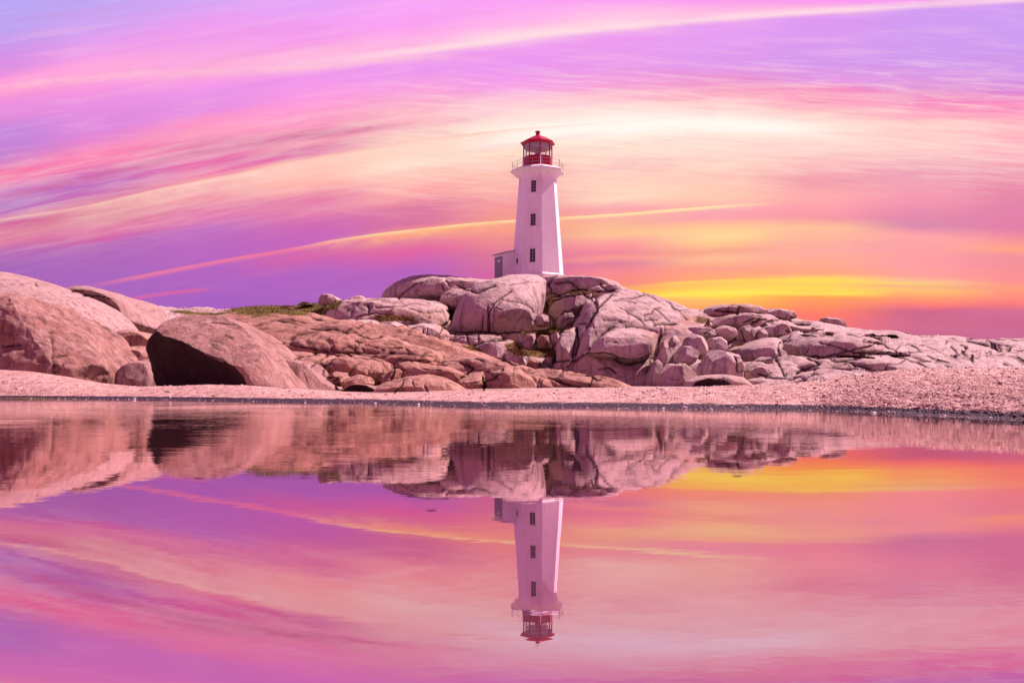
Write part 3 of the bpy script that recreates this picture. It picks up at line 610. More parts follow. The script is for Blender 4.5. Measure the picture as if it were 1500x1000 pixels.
Fq = np.stack([idx[:-1, :-1], idx[:-1, 1:], idx[1:, 1:], idx[1:, :-1]], 2).reshape(-1, 4)
Nn = vnormals(P, Fq)
px_, py_ = proj(P)
YWf = np.broadcast_to(YW[None, :], Yr.shape).ravel(); YCf = np.broadcast_to(YC[None, :], Yr.shape).ravel(); YFf = np.broadcast_to(YF[None, :], Yr.shape).ravel()
Yf = Yr.ravel()
isbank = Yf < YCf+1.5
wall = np.clip((Yf-YFf)/6, 0, 1)
fade = np.clip((Yf-YWf+1)/1.2, 0, 1)
# bank roughness: crumbly, coarser on the right
rx = np.clip((Px.ravel()-850)/450, 0, 1)
cr = fbm(P*np.array([5., 5., 5.]), 4, .62, 2)*(.012+.022*rx) + fbm(P*22., 3, .6, 9)*(.006+.013*rx) + fbm(P*.9, 3, .5, 4)*(.012+.02*rx)
cr *= np.clip((Yf-YWf)/.9+.45, .4, 1)
hillN = fbm(P*.22, 4, .5, 12)*.6+fbm(P*1.1, 4, .6, 13)*.16
wpp = P + np.stack([fbm(P*.4, 2, .5, 5), fbm(P*.4+9, 2, .5, 6), fbm(P*.4+19, 2, .5, 7)], 1)*1.1
f1, f2, cid = voronoi(wpp*np.array([.24, .20, .6]), 41); ed = f2-f1
hairc = np.exp(-(ed/.03)**2)
hillN += (cid-.5)*.75*np.clip(ed*3, 0, 1)
skyw = np.clip(1-np.abs(Yf-np.broadcast_to(YS[None, :], Yr.shape).ravel())/12, 0, 1)
c = rsamp(CRK, px_, py_)
pil = rsamp(PIL, px_, py_)
disp = np.where(isbank, cr*fade, hillN*wall*(1-.7*skyw)) - np.where(isbank, 0, (c*1.0*Yf/F + pil*1.7*Yf/F + rsamp(DEEP, px_, py_)*.6*Yf/F + hairc*.10)*wall)
Pt = P + Nn*disp[:, None]
far = Yf > np.broadcast_to(YS[None, :], Yr.shape).ravel()+25
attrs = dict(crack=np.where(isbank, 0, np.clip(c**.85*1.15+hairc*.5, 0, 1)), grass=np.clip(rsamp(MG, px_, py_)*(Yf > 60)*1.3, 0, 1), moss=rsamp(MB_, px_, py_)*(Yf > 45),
             warm=np.where(px_ < 760, np.clip((75-Yf)/25, .1, .9), .15), rust=rsamp(ORG, px_, py_), stain_shade=np.zeros(len(P)))
attrs['grass'] = np.where(isbank, np.clip(1-np.abs(px_-40)/90, 0, 1), attrs['grass'])
sel = np.where(((attrs['grass'] > .45) | (attrs['moss'] > .5)) & ~isbank & (np.abs(py_-450) < 90))[0]
TUFTS.append(np.concatenate([Pt[sel], attrs['grass'][sel][:, None]], 1))
# split into the bank sheet and the hill sheet along a row-wise mask
fb = isbank.reshape(ROWS, -1)[:-1, :-1].ravel()
def submesh(name, mask, mat):
    Fm = Fq[mask]; used = np.unique(Fm); mp = np.full(len(Pt), -1); mp[used] = np.arange(len(used))
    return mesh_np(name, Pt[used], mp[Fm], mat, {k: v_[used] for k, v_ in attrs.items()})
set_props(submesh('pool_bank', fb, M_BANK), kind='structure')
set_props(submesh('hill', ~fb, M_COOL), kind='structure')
Zt = Pt[:, 2].reshape(ROWS, -1)
def ground_at(px, Y):
    j = int(np.clip(np.searchsorted(tx, px), 1, len(tx)-1)); return float(np.interp(Y, Pt[:, 1].reshape(ROWS, -1)[:, j], Zt[:, j]))

# loose grit and pebbles on the bank
vi, fi = ico(2); NPB = 9000
pxs = rng.uniform(-30, 1540, NPB); tt = rng.random(NPB)**.8; VV = []; FF = []; TN = []
Yb = Pt[:, 1].reshape(ROWS, -1)
for k in range(NPB):
    if pxs[k] < 900 and k % 3: continue
    j = int(np.searchsorted(tx, pxs[k])); y = YW[j]-.12+(YC[j]-YW[j]+.5)*tt[k]**1.3; z = float(np.interp(y, Yb[:, j], Zt[:, j]))
    r_ = rng.uniform(.004, .0095)*(1+1.5*(rng.random() > .93))*(y/12)**.5
    q = vi*(1+.25*rng.normal(0, 1, (len(vi), 1)))*r_*A([rng.uniform(.9, 1.7), rng.uniform(.8, 1.3), rng.uniform(.45, .8)])
    ca, sa = cos(k), sin(k); q = q@A([[ca, -sa, 0], [sa, ca, 0], [0, 0, 1]])
    FF.append(fi+len(VV)*len(vi)); VV.append(q+A([(pxs[k]-CX)/F*y, y, z+r_*.2])); TN.append(np.full(len(vi), rng.random()))
m, t, n, b = new_mat('mixed grit'); tn = attr(n, 'tone')
c = n.ramp(tn, [(0., (.07, .035, .03)), (.35, (.30, .16, .12)), (.7, (.62, .42, .36)), (1., (.85, .74, .70))])
t.links.new(c.s, b.inputs['Base Color']); b.inputs['Roughness'].default_value = .5
set_props(mesh_np('gravel', np.concatenate(VV), np.concatenate(FF), m, dict(tone=np.concatenate(TN)), smooth=False), kind='stuff')

# sea beyond the headland and water in the pool
def sheet(name, x0, x1, y0, y1, z, mat, kind='structure'):
    V = A([(x0, y0, z), (x1, y0, z), (x1, y1, z), (x0, y1, z)], float)
    o = mesh_np(name, V, A([[0, 1, 2, 3]]), mat, smooth=False); return set_props(o, kind=kind)
M_SEA = simple('sea water', (.02, .03, .05), .15)
M_BED = simple('pool bed rock', (.12, .08, .07), .8)
sheet('sea', -5000, 5000, -5000, 6000, -1.9, M_SEA)
sheet('pool_bed', -60, 60, -40, 7, -.34, M_BED)
m, t, n, b = new_mat('still pool water'); M_WATER = m
t.nodes.remove(b)
p = pos(n); sp_ = n.new('ShaderNodeSeparateXYZ'); t.links.new(p.s, sp_.inputs[0]); wx, wy = X(n, sp_.outputs[0]), X(n, sp_.outputs[1])
r1 = n.noise(n.vec(wx*1.0, wy*2.2, 0.), 1.6, 3, .5); r2 = n.noise(n.vec(wx*3.5, wy*9., 3.), 1.0, 3, .6)
patch = n.smooth(n.noise(n.vec(wx*.25, wy*.35, 7.), 1., 3, .5), .42, .62, .35, 1.)
r3 = n.noise(n.vec(wx*.35, wy*.5, 1.), 1.0, 1, .4)
far_ = n.smooth(wy, 3.0, 11.0, .12, 1.0)
h = r3*.008 + (r1*.0030 + r2*.0024)*patch*far_
bp = n.new('ShaderNodeBump'); bp.inputs['Strength'].default_value = 1.; bp.inputs['Distance'].default_value = 1.
n.put(bp, 'Height', h)
gl = n.new('ShaderNodeBsdfGlossy'); gl.inputs['Roughness'].default_value = .012; t.links.new(bp.outputs[0], gl.inputs['Normal'])
lw = n.new('ShaderNodeLayerWeight'); lw.inputs[0].default_value = .5
fac = X(n, lw.outputs['Facing'])              # 1 at grazing
tint = n.ramp(fac, [(0., (.10, .04, .09)), (.60, (.40, .16, .34)), (.70, (.62, .37, .52)), (.86, (.82, .64, .72)), (.93, (.86, .68, .68)), (.97, (.95, .86, .83)), (1., (.97, .90, .88))])
t.links.new(tint.s, gl.inputs['Color'])
df = n.new('ShaderNodeBsdfDiffuse'); df.inputs['Color'].default_value = (.55, .27, .36, 1)
mx = n.new('ShaderNodeMixShader'); n.put(mx, 0, n.ramp(fac, [(0., (.16,)*3), (.65, (.09,)*3), (.86, (.03,)*3), (.93, (.01,)*3), (1., (.0,)*3)]))
t.links.new(gl.outputs[0], mx.inputs[1]); t.links.new(df.outputs[0], mx.inputs[2])
t.links.new(mx.outputs[0], [q for q in t.nodes if q.type == 'OUTPUT_MATERIAL'][0].inputs[0])
sheet('pool_water', -60, 60, -30, 34, 0.0, M_WATER)

# ------------------------------------------------------------------ rocks of the left shore
GL = 'rounded boulders on the left shore'
rock('boulder', [(-90,398),(-40,397),(0,399),(20,401),(45,407),(70,415),(95,424),(120,434),(145,446),(165,463),(185,485),(197,510),(203,530),(205,548),(203,566),(190,590),(40,600),(-160,600),(-190,520),(-170,440)],
     45, 6, .25, -.2, M_BOULD, 'big smooth pale whaleback boulder at the far left, its back rising above all the others', 'boulder', GL, p=2.2, rough=.35, facets=0, blocks=0, crackw=1.6, hair=False)
rock('boulder', [(-70,440),(-30,433),(0,432),(25,432),(50,436),(68,447),(75,455),(95,463),(102,470),(120,477),(138,487),(150,500),(160,512),(172,523),(182,538),(185,550),(182,575),(150,600),(40,600),(-100,600),(-140,540),(-120,480)],
     33.5, 3.2, .15, 1.0, M_BOULD, 'brown broken rock with pitted rough face leaning before the big smooth whaleback boulder', 'boulder', GL, p=4.5, rough=1.8, blocks=1.3, crackw=3, hair=False, cuts=[((30, 500, 30.6), (-.12, -.95, .26), 0), ((120, 520, 30.9), (.42, -.86, .22), 0), ((10, 530, 30.3), (-.3, -.95, -.1), 0)])
rock('boulder', [(98,428),(108,423),(122,420.5),(140,421),(160,427),(180,437),(200,450),(222,465),(238,478),(244,484),(238,489),(215,489),(190,487),(160,480),(125,470),(100,450)],
     52, 4, .3, .3, M_BOULD, 'domed boulder with dark overhanging underside, peeping out behind the big smooth whaleback', 'boulder', GL, p=2.2, rough=.5, facets=1, blocks=.2,
     cuts=[((150, 457, 49.4), (-.42, -.62, -.66), 0)], hair=False)
rock('rock', [(178,484),(196,483),(215,488),(232,497),(240,503),(236,511),(205,511),(185,506)], 43, 2, .3, .3, M_WARM, 'low wedge shaped rock with a dark hollow, right under the overhanging domed boulder', 'rock', GL, p=2.4, rough=.5, blocks=.4)
rock('rock', [(190,512),(208,507),(232,508),(236,520),(234,532),(205,534),(192,526)], 39, 1.6, .2, .3, M_WARM, 'small flat topped block between the big whaleback and the split boulder, middle of three', 'rock', GL, p=2.8, rough=.6)
rock('rock', [(183,545),(200,532),(225,525),(242,527),(252,550),(250,580),(220,590),(186,588),(181,565)], 32.5, 1.6, .1, .5, M_BOULD, 'squat brown block in the waterside gap left of the split boulder', 'rock', GL, p=3, rough=.5, blocks=.3, hair=False)
rock('boulder', [(226,575),(229,540),(231,512),(236,500),(243,488),(251,477),(257,470),(268,466),(285,463.5),(310,463),(335,465),(355,472),(372,483),(385,495),(400,509),(415,525),(430,543),(441,557),(450,572),(446,600),(330,606),(235,603)],
     28.6, 3.3, .45, .85, M_BOULD, 'large split boulder with a flat black broken face on its left side', 'boulder', GL, p=2.5, rough=.6, blocks=.15, facets=2, crackw=1.5,
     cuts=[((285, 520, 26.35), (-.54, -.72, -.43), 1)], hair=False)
rock('boulder', [(392,508),(405,514),(425,526),(450,542),(475,558),(492,569),(499,574),(496,590),(440,600),(390,600),(380,550)],
     30, 1.6, .3, .6, M_BOULD, 'low smooth tail rock sloping down to the right from the split boulder', 'boulder', GL, p=2.2, rough=.4, facets=1, blocks=.1, hair=False)
GM = 'low brown rocks at the waters edge'
rock('rock', [(498,574),(505,566),(520,562),(540,563),(558,569),(572,577),(570,592),(500,592)], 27.3, 1.0, 0, .4, M_WARM, 'low black rock at the waters edge, right of the smooth tail rock', 'rock', GM, p=2.6, rough=.5, blocks=.2,
     cuts=[((520, 566, 26.9), (-.45, -.75, -.1), 1)])  # cut face coloured near black
rock('rock', [(532,580),(548,570),(570,560),(600,552.5),(625,549),(650,553),(670,562),(685,572),(690,590),(650,600),(545,600)], 28.2, 2.2, .5, .6, M_WARM, 'wide brown cracked rock with a low triangular back at the centre of the waterside', 'rock', GM, p=2.4, rough=.8, blocks=.5)

# ------------------------------------------------------------------ brown slab slope in the middle
R_ = lambda o, Y, T, lean=0., warm=.3, **k: rock('bedrock', o, Y, T, lean, warm, facets=k.pop('facets', 11), **k)
R_([(318,470),(350,462),(400,456),(440,459),(470,465),(505,475),(560,484),(600,496),(640,506),(680,512),(720,522),(760,532),(800,540),(810,575),(700,600),(500,600),(400,590),(330,540)], 50, 7, 1.7, .8, mat=M_WARM, p=2.8, rough=1.4, blocks=.8, seed=5, strata=1.)
R_([(418,505),(440,497),(470,486),(520,488),(570,497),(610,506),(650,515),(655,535),(600,545),(540,540),(470,530),(430,518)], 44, 3.5, 1.5, .75, mat=M_WARM, strata=.7, p=2.8, rough=1., blocks=1.)
R_([(398,520),(430,515),(470,518),(500,524),(495,545),(480,565),(440,560),(405,545)], 36, 3, .9, .7, mat=M_WARM, strata=.7, rough=1.2, blocks=1.)
R_([(470,549),(485,533),(505,525),(525,520),(550,524),(568,530),(573,542),(562,553),(547,563),(520,566),(490,562),(476,556)], 34, 2.4, .5, .7, mat=M_WARM, strata=.7, p=3, rough=.9, blocks=.7)
R_([(545,545),(556,534),(570,530),(576,540),(570,553),(556,563),(545,560)], 33.6, 1.2, .3, .75, mat=M_WARM, strata=.7, p=3)
R_([(500,556),(520,551),(540,552),(544,562),(530,570),(505,568)], 30.5, 1, .2, .7, mat=M_WARM, strata=.5)
R_([(480,553),(495,545),(510,546),(512,556),(498,564),(484,562)], 31.5, 1, .2, .6, mat=M_WARM, strata=.5)
R_([(560,556),(572,545),(580,538),(588,541),(582,553),(570,566),(558,566)], 31, .8, .2, .75, mat=M_WARM, strata=.5)
R_([(582,535),(600,531),(630,535),(660,541),(690,550),(680,562),(640,566),(605,560),(588,552)], 34, 2.2, .6, .75, mat=M_WARM, strata=.7, p=2.8, rough=1., blocks=.8)
R_([(640,528),(680,524),(720,528),(760,537),(790,545),(790,565),(740,570),(680,562),(645,548)], 36, 3, .9, .75, mat=M_WARM, strata=.7, p=2.8, rough=1.2, blocks=1.)
R_([(672,560),(690,548),(707,544),(712,560),(712,585),(680,590),(668,575)], 31.5, 1.8, .3, .6, mat=M_WARM, strata=.5)
R_([(708,560),(720,546),(740,540),(760,543),(780,555),(790,570),(788,590),(720,592),(706,575)], 31.2, 1.8, .3, .6, mat=M_WARM, strata=.7, p=2.6)
R_([(764,548),(785,548),(800,556),(800,575),(775,578),(764,565)], 32.5, 1.2, .3, .6, mat=M_WARM, strata=.5)
rock('rock', [(789,572),(790,559),(797,553.5),(805,556),(809,566),(808,580),(792,582)], 29.6, .5, 0, .7, M_WARM, 'small square orange brown knob at the foot of the brown slabs', 'rock', GM, p=3, rough=.5, blocks=.2)
R_([(770,545),(800,543),(830,546),(862,552),(895,562),(925,571),(940,590),(860,600),(790,600),(765,580)], 34, 3, 1.0, .65, mat=M_WARM, strata=.7, p=2.6, rough=.7, blocks=.7)

# ------------------------------------------------------------------ the hill under the lighthouse
GH = 'pale granite domes around the lighthouse'
rock('granite_dome', [(556,443),(565,430),(580,417),(605,409),(635,406.5),(660,408),(690,412),(720,413.5),(745,417),(748,430),(735,445),(700,455),(680,456),(655,454),(600,456),(570,456)], 84, 7, .4, .15, M_COOL,
     'broad pale dome of granite on the crest left of the lighthouse shed', 'rock dome', GH, p=2.3, rough=1., blocks=.5, facets=4)
R_([(640,450),(648,432),(660,420),(682,417),(700,424),(706,435),(700,446),(682,453),(660,456)], 79, 3.5, .4, .2, p=2.4, blocks=.3)
R_([(480,470),(487,456),(500,448),(530,445),(560,443),(600,441),(640,443),(656,451),(660,475),(650,492),(600,490),(560,480),(510,480)], 74, 7, 1.0, .25, p=2.8, blocks=1.)
R_([(592,492),(600,478),(625,474.5),(648,478),(661,490),(658,512),(620,512),(595,505)], 60, 4, .5, .2, p=3, blocks=.4)
R_([(553,478),(578,470),(597,478),(595,492),(575,498),(556,492)], 63, 3, .4, .1, p=2.8, blocks=.5)
R_([(490,476),(518,468),(555,470),(562,482),(540,492),(500,488)], 65, 3.5, .6, .2, blocks=.8)
R_([(565,500),(575,490),(590,489),(600,500),(590,510),(570,508)], 57, 2, .3, .1)
rock('granite_dome', [(652,492),(658,474),(680,450),(700,433),(725,416),(745,407),(765,403),(788,404),(801,412),(798,440),(793,465),(786,485),(770,506),(720,514),(675,514)], 70, 8, .8, .05, M_COOL,
     'smooth grey dome directly below the lighthouse, with forked dark cracks running down it', 'rock dome', GH, p=2.2, rough=.9, blocks=.12, facets=1)
R_([(650,497),(665,489),(700,488.5),(735,491),(742,500),(735,514),(690,522),(662,515)], 61.5, 3.2, .2, .15, p=3, blocks=.5)
R_([(684,518),(705,503),(735,496.5),(752,500),(757,512),(750,528),(720,538),(690,532)], 58, 3.4, .4, .15, p=2.6, blocks=.3)
R_([(735,513),(752,511),(766,518),(772,533),(770,550),(740,548)], 56.6, 2, .2, .3, p=2.8)
R_([(798,440),(801,424),(808,411),(825,407),(850,409.5),(880,414.5),(900,419),(912,428),(890,436),(840,440),(815,446)], 81, 6, .5, .1, blocks=.7)
R_([(845,432),(870,418),(905,421),(925,428),(910,440),(860,442)], 78, 4, .5, .1, blocks=.7)
R_([(804,460),(806,442),(822,433),(845,428),(866,427),(864,445),(845,460),(836,477),(815,478)], 72, 4, .4, .02, p=3, blocks=.5)
R_([(814,472),(820,460),(836,455.5),(842,470),(838,484),(816,484)], 69.5, 2.2, .1, .05, p=3.2)
R_([(843,480),(848,460),(857,442),(868,436),(877,447),(874,460),(864,476),(852,490)], 69, 3, .5, .1, p=2.8, blocks=.3)
rock('granite_dome', [(838,480),(848,462),(862,446),(878,434),(898,425),(925,424),(950,431),(975,443),(1000,454),(1026,464),(1022,472),(1003,478),(992,490),(978,510),(964,532),(957,565),(950,605),(880,608),(838,585),(815,550),(812,520),(826,492)], 61, 10, .75, .1, M_COOL,
     'largest granite dome, right of the grassy gully, bulging down to the shore', 'rock dome', GH, p=2.6, rough=1., blocks=.3, facets=3)
R_([(850,520),(862,510),(880,495),(900,482),(925,479),(950,483),(963,490),(958,510),(952,522),(935,530),(918,533),(905,528),(880,524)], 53.2, 3.6, .9, .1, p=2.4, rough=.6, blocks=.1)
R_([(810,540),(812,507),(824,486),(843,478),(847,500),(843,525),(838,545),(822,552)], 56.5, 3, .6, .05, p=2.8, blocks=.3)
R_([(780,425),(792,408),(812,404.5),(835,406),(848,415),(842,430),(800,436)], 83.5, 4, .3, .1, blocks=.3)
# loose rocks in the gully
GG = 'loose rocks in the grassy gully'
rock('rock', [(777,478),(783,465),(795,459.5),(803,463),(804,472),(792,480)], 66, 1.5, .1, .15, M_COOL, 'smooth grey boulder wedged at the top of the grassy gully under the lighthouse', 'rock', GG, p=2.4, rough=.4, blocks=0)
rock('rock', [(755,491),(768,486),(784,489),(784,505),(776,514),(763,510)], 59, 1.5, .1, .35, M_COOL, 'blunt pinkish rock with a narrow foot, standing left in the middle of the gully', 'rock', GG, p=3, rough=.4, blocks=0)
rock('rock', [(786,497),(792,490),(803,492),(805,503),(799,511),(788,509)], 59.5, 1.1, .1, .6, M_WARM, 'small reddish rock between the blunt pinkish rock and the white upright stone', 'rock', GG, rough=.4, blocks=0)
rock('rock', [(807,492),(811,485),(816,486),(821,494),(818,504),(810,501)], 58.3, .7, .1, 0, M_COOL, 'whitish upright stone at the right of the gully', 'rock', GG, rough=.3, blocks=0)
rock('rock', [(796,530),(800,520),(811,515.5),(813,529),(805,535)], 57, .9, .1, .1, M_COOL, 'grey corner block low in the gully against the largest dome', 'rock', GG, p=3.2, rough=.3, blocks=0)
rock('rock', [(778,481),(790,477.5),(806,477),(802,482),(786,483.5)], 62, .8, 0, 0, M_COOL, 'thin white flat stone lying across the moss in the gully', 'rock', GG, p=2.5, rough=.3, blocks=0)
rock('rock', [(770,535),(774,526),(784,524),(793,530),(794,542),(775,545)], 56.5, 1., .1, .7, M_WARM, 'reddish lump at the foot of the gully above the brown slabs', 'rock', GG, rough=.5, blocks=0)
# jumbled blocks right of the largest dome
GJ = 'jumbled blocks right of the largest dome'
J = lambda o, Y, T, lab, lean=.1, warm=.1, **k: rock('rock', o, Y, T, lean, warm, k.pop('mat', M_COOL), lab, 'rock', GJ, blocks=k.pop('blocks', .15), rough=k.pop('rough', .5), **k)
J([(958,530),(963,512),(970,499),(976,497),(978,510),(977,526),(972,537),(962,541)], 50.5, 1.2, 'tall finger shaped block standing against the right flank of the largest dome', p=2.4)
J([(948,566),(951,545),(957,530),(964,525),(971,531),(968,546),(960,560),(955,575)], 49, 1.2, 'leaning oblong block at the foot of the finger shaped one')
J([(974,505),(982,493),(993,491),(995,508),(990,519),(979,513)], 54, 1.4, 'squarish shaded block just above and right of the finger shaped block', p=3)
J([(988,531),(992,517),(999,507),(1010,507),(1018,513),(1024,521),(1016,530),(1009,536),(996,534)], 50, 1.6, 'split angular block in the centre of the jumble, with a bright right corner', p=2.8)
J([(1000,508),(1005,494),(1015,489),(1026,493),(1033,503),(1035,514),(1028,528),(1019,519),(1008,512)], 51.5, 1.8, 'rounded double block above the split angular block', p=2.3)
J([(1033,510),(1039,496),(1052,493),(1062,500),(1060,512),(1048,522),(1036,532)], 52, 1.6, 'pale rounded block right of the double block, touching the big shouldered one', p=2.5)
J([(964,580),(964,548),(979,534),(998,532),(1012,548),(1022,570),(1020,585)], 46, 2.2, 'dark shaded slab at the shore below the split angular block', warm=.35, rough=.8, blocks=.4)
J([(1002,492),(1003,481),(1020,478.5),(1040,483),(1046,492),(1030,499)], 55.5, 2., 'oblong block with scalloped lower edge near the top left of the jumble', p=2.8)
J([(1040,484),(1055,477.5),(1072,482),(1076,492),(1068,499),(1045,497)], 56.5, 2., 'oblong block with scalloped lower edge, the right one of the pair', p=2.8)
J([(1008,478),(1020,470),(1035,471),(1041,479),(1030,483)], 60, 2., 'low smooth stone topping the jumble beside the crest of the largest dome', p=2.3)
J([(1028,560),(1033,530),(1040,516),(1050,507.5),(1062,507),(1073,520),(1082,537),(1083,560),(1060,566)], 46.5, 2.6, 'big shouldered block with a pointed dark front at the right end of the jumble', p=2.4, lean=.3)
J([(1000,585),(1005,558),(1025,550),(1060,548),(1085,551),(1099,563),(1100,585)], 43, 1.8, 'low black ledge block along the shore under the jumble', warm=.4, cuts=[((1045, 556, 41.6), (-.3, -.9, -.05), 1)])  # front cut coloured near black
J([(1014,548),(1010,540),(1024,531),(1036,536),(1040,552),(1025,560)], 48, 1.4, 'shaded rough lump between the split angular block and the shouldered block', warm=.4)
# right-hand outcrop
R_([(1022,466),(1030,453),(1045,447),(1065,446),(1085,447.5),(1110,450.5),(1122,458),(1110,468),(1070,468),(1035,474)], 84, 4, .3, .25, blocks=.8)
R_([(1112,458),(1122,452),(1140,452.5),(1156,461),(1165,466),(1150,472),(1125,470)], 88, 3, .4, .2, blocks=.6)
R_([(1040,478),(1052,466),(1080,460),(1105,462),(1115,472),(1100,482),(1070,486)], 71, 5, .8, .15, p=2.6, blocks=.3)
R_([(1082,488),(1086,479),(1094,476.5),(1104,487),(1102,504),(1090,506)], 63, 1.8, .1, .1, p=2.8)
R_([(1103,494),(1106,484),(1113,481),(1119,488),(1118,500),(1107,502)], 62.5, 1.6, .1, .1, p=2.8)
R_([(1116,492),(1120,480),(1135,473.5),(1148,480),(1152,492),(1140,500),(1122,500)], 64, 2.6, .2, .15, p=2.8)
R_([(1066,530),(1075,512),(1095,502),(1118,495),(1142,494),(1144,508),(1125,528),(1110,540),(1082,550)], 55, 4, .9, .2, p=2.4, rough=.7, blocks=.2)
R_([(1124,524),(1128,512),(1137,508),(1145,515),(1148,532),(1135,536)], 52, 1.5, .2, .1, p=2.8)
R_([(1112,540),(1115,527),(1124,522),(1136,530),(1136,540),(1120,546)], 50, 1.5, .1, .1, p=3)
R_([(1082,558),(1088,546),(1100,535),(1115,540),(1128,550),(1115,560)], 47, 1.8, .3, .3)
R_([(1138,512),(1146,498),(1158,489.5),(1190,490),(1230,497),(1264,508),(1245,522),(1190,532),(1152,534)], 58, 7, 1.5, .12, p=2.5, rough=.9, blocks=.35)
R_([(1134,545),(1150,532),(1180,523),(1200,530),(1205,545),(1165,556),(1145,553)], 50, 4, 1.2, .12, p=2.8, rough=.7, blocks=.3)
R_([(1090,575),(1100,557),(1125,549),(1160,554),(1178,562),(1170,585)], 43, 2.5, .5, .4, p=2.4, rough=.7, blocks=.4)
R_([(1160,565),(1175,550),(1205,541),(1240,545),(1270,552),(1290,575),(1200,585)], 43, 4, 1., .2, p=2.5, rough=.8, blocks=.5)
R_([(1195,545),(1205,530),(1230,522),(1260,530),(1290,543),(1290,560),(1230,556)], 48, 4.5, 1.3, .15, p=2.6, rough=.8, blocks=.5)
# flat joint-bounded slabs lying on the slope, each at the depth and tilt the hill has there
def slab(poly, T=2.6, warm=.1, **k):
    o = np.array(poly, float); cx_, cy_ = (o[:, 0].min()+o[:, 0].max())/2, (o[:, 1].min()+o[:, 1].max())/2
    j = int(np.searchsorted(tx, cx_)); yy = np.linspace(YF[j]+1, YS[j], 400); zz_ = terrain_z(np.repeat(yy[:, None], len(tx), 1)[:, :])[:, j]
    pp = HZ-F*(zz_-CAM_H)/yy; i = int(np.argmin(abs(pp-cy_))); Y = yy[i]
    ln = (yy[min(i+12, 399)]-yy[max(i-12, 0)])/max(zz_[min(i+12, 399)]-zz_[max(i-12, 0)], .05)
    return rock('bedrock', poly, Y-T*.25, T, min(ln, 14)*.8, warm, facets=k.pop('facets', 6), p=k.pop('p', 3.4), rough=.8, blocks=.5, sub=k.pop('sub', 6), **k)
for q_ in ([(1250,482),(1290,485),(1322,490),(1320,498),(1285,494),(1255,493),(1235,487)], [(1222,503),(1250,493),(1268,495),(1286,503),(1274,510),(1250,513)],
           [(1292,493),(1322,492),(1352,507),(1332,508),(1312,512),(1290,504)], [(1258,512),(1283,504),(1295,504),(1312,512),(1325,523),(1300,521),(1260,518)],
           [(1313,512),(1330,504),(1347,509),(1362,522),(1374,536),(1352,534),(1335,529),(1323,521)], [(1250,528),(1262,521),(1290,520),(1322,523),(1332,529),(1318,534),(1302,536),(1290,543),(1268,538)],
           [(1298,537),(1325,530),(1345,532),(1364,540),(1340,548),(1300,546)], [(1338,490),(1367,492),(1394,505),(1403,521),(1392,529),(1372,526),(1354,517),(1343,503)],
           [(1384,493),(1417,495),(1440,504),(1453,519),(1430,522),(1408,515),(1394,503)], [(1448,500),(1462,495),(1520,498),(1520,512),(1478,516)],
           [(1378,540),(1394,527),(1406,523),(1422,534),(1412,548)], [(1424,533),(1430,521),(1450,519),(1482,532),(1494,544),(1440,547)], [(1455,518),(1475,515),(1505,528),(1530,545),(1484,534)],
           [(1198,512),(1230,509),(1260,517),(1240,526),(1212,524)], [(1058,463),(1088,459),(1120,462),(1138,471),(1100,477),(1066,474)], [(1132,476),(1142,469),(1166,473),(1192,478),(1204,486),(1160,487)],
           [(1198,527),(1225,518),(1264,513),(1264,523),(1236,529),(1210,534)], [(1206,484),(1240,487),(1262,494),(1240,497),(1212,492)], [(1495,500),(1560,502),(1600,515),(1540,522),(1500,515)]):
    slab(q_)

# erratics on the skyline
GE = 'erratic boulders on the skyline'
rock('boulder', [(1200,473),(1205,466),(1213,464.5),(1222,468),(1230,474),(1238,481),(1220,484),(1203,480)], 96, 2.2, 0, .2, M_COOL, 'dark wedge shaped boulder standing alone on the right skyline', 'boulder', GE, p=2.6, rough=.5, blocks=.1)
rock('rock', [(1321.5,493),(1322,487),(1325,485.5),(1329,486.5),(1331,492),(1327,495)], 97, .8, 0, .3, M_COOL, 'tiny dark stone on the far right skyline', 'rock', GE, p=3, rough=.2, blocks=0)
rock('boulder', [(468,446),(470,433),(476,431),(486,432),(495,436.5),(503,443),(490,449),(474,449)], 98, 2.2, 0, .2, M_COOL, 'pale lumpy boulder with a steep left side on the grassy ridge', 'boulder', GE, p=3, rough=.9, blocks=.3)
rock('boulder', [(508,448),(515,438),(523,434),(531,434),(538,438),(544,446),(530,451)], 97, 2.2, 0, .25, M_COOL, 'rounded low boulder at the right end of the grassy ridge', 'boulder', GE, p=2.3, rough=.6, blocks=.1)
rock('rock', [(532,449),(538,441),(546,440),(556,443),(560,450)], 95, 1.6, 0, .15, M_COOL, 'small pale stone next to the rounded low boulder, touching the crest dome', 'rock', GE, rough=.5, blocks=.1)
rock('rock', [(410,453),(415,450),(428,449),(430,452),(420,454)], 97, 1., 0, .1, M_COOL, 'flat pale stone lying within the green grass, nearer one', 'rock', GE, rough=.3, blocks=0)
rock('rock', [(436,447),(445,444),(458,444),(460,447),(445,448)], 101, 1., 0, .1, M_COOL, 'flat pale stone on top of the grassy ridge line', 'rock', GE, rough=.3, blocks=0)

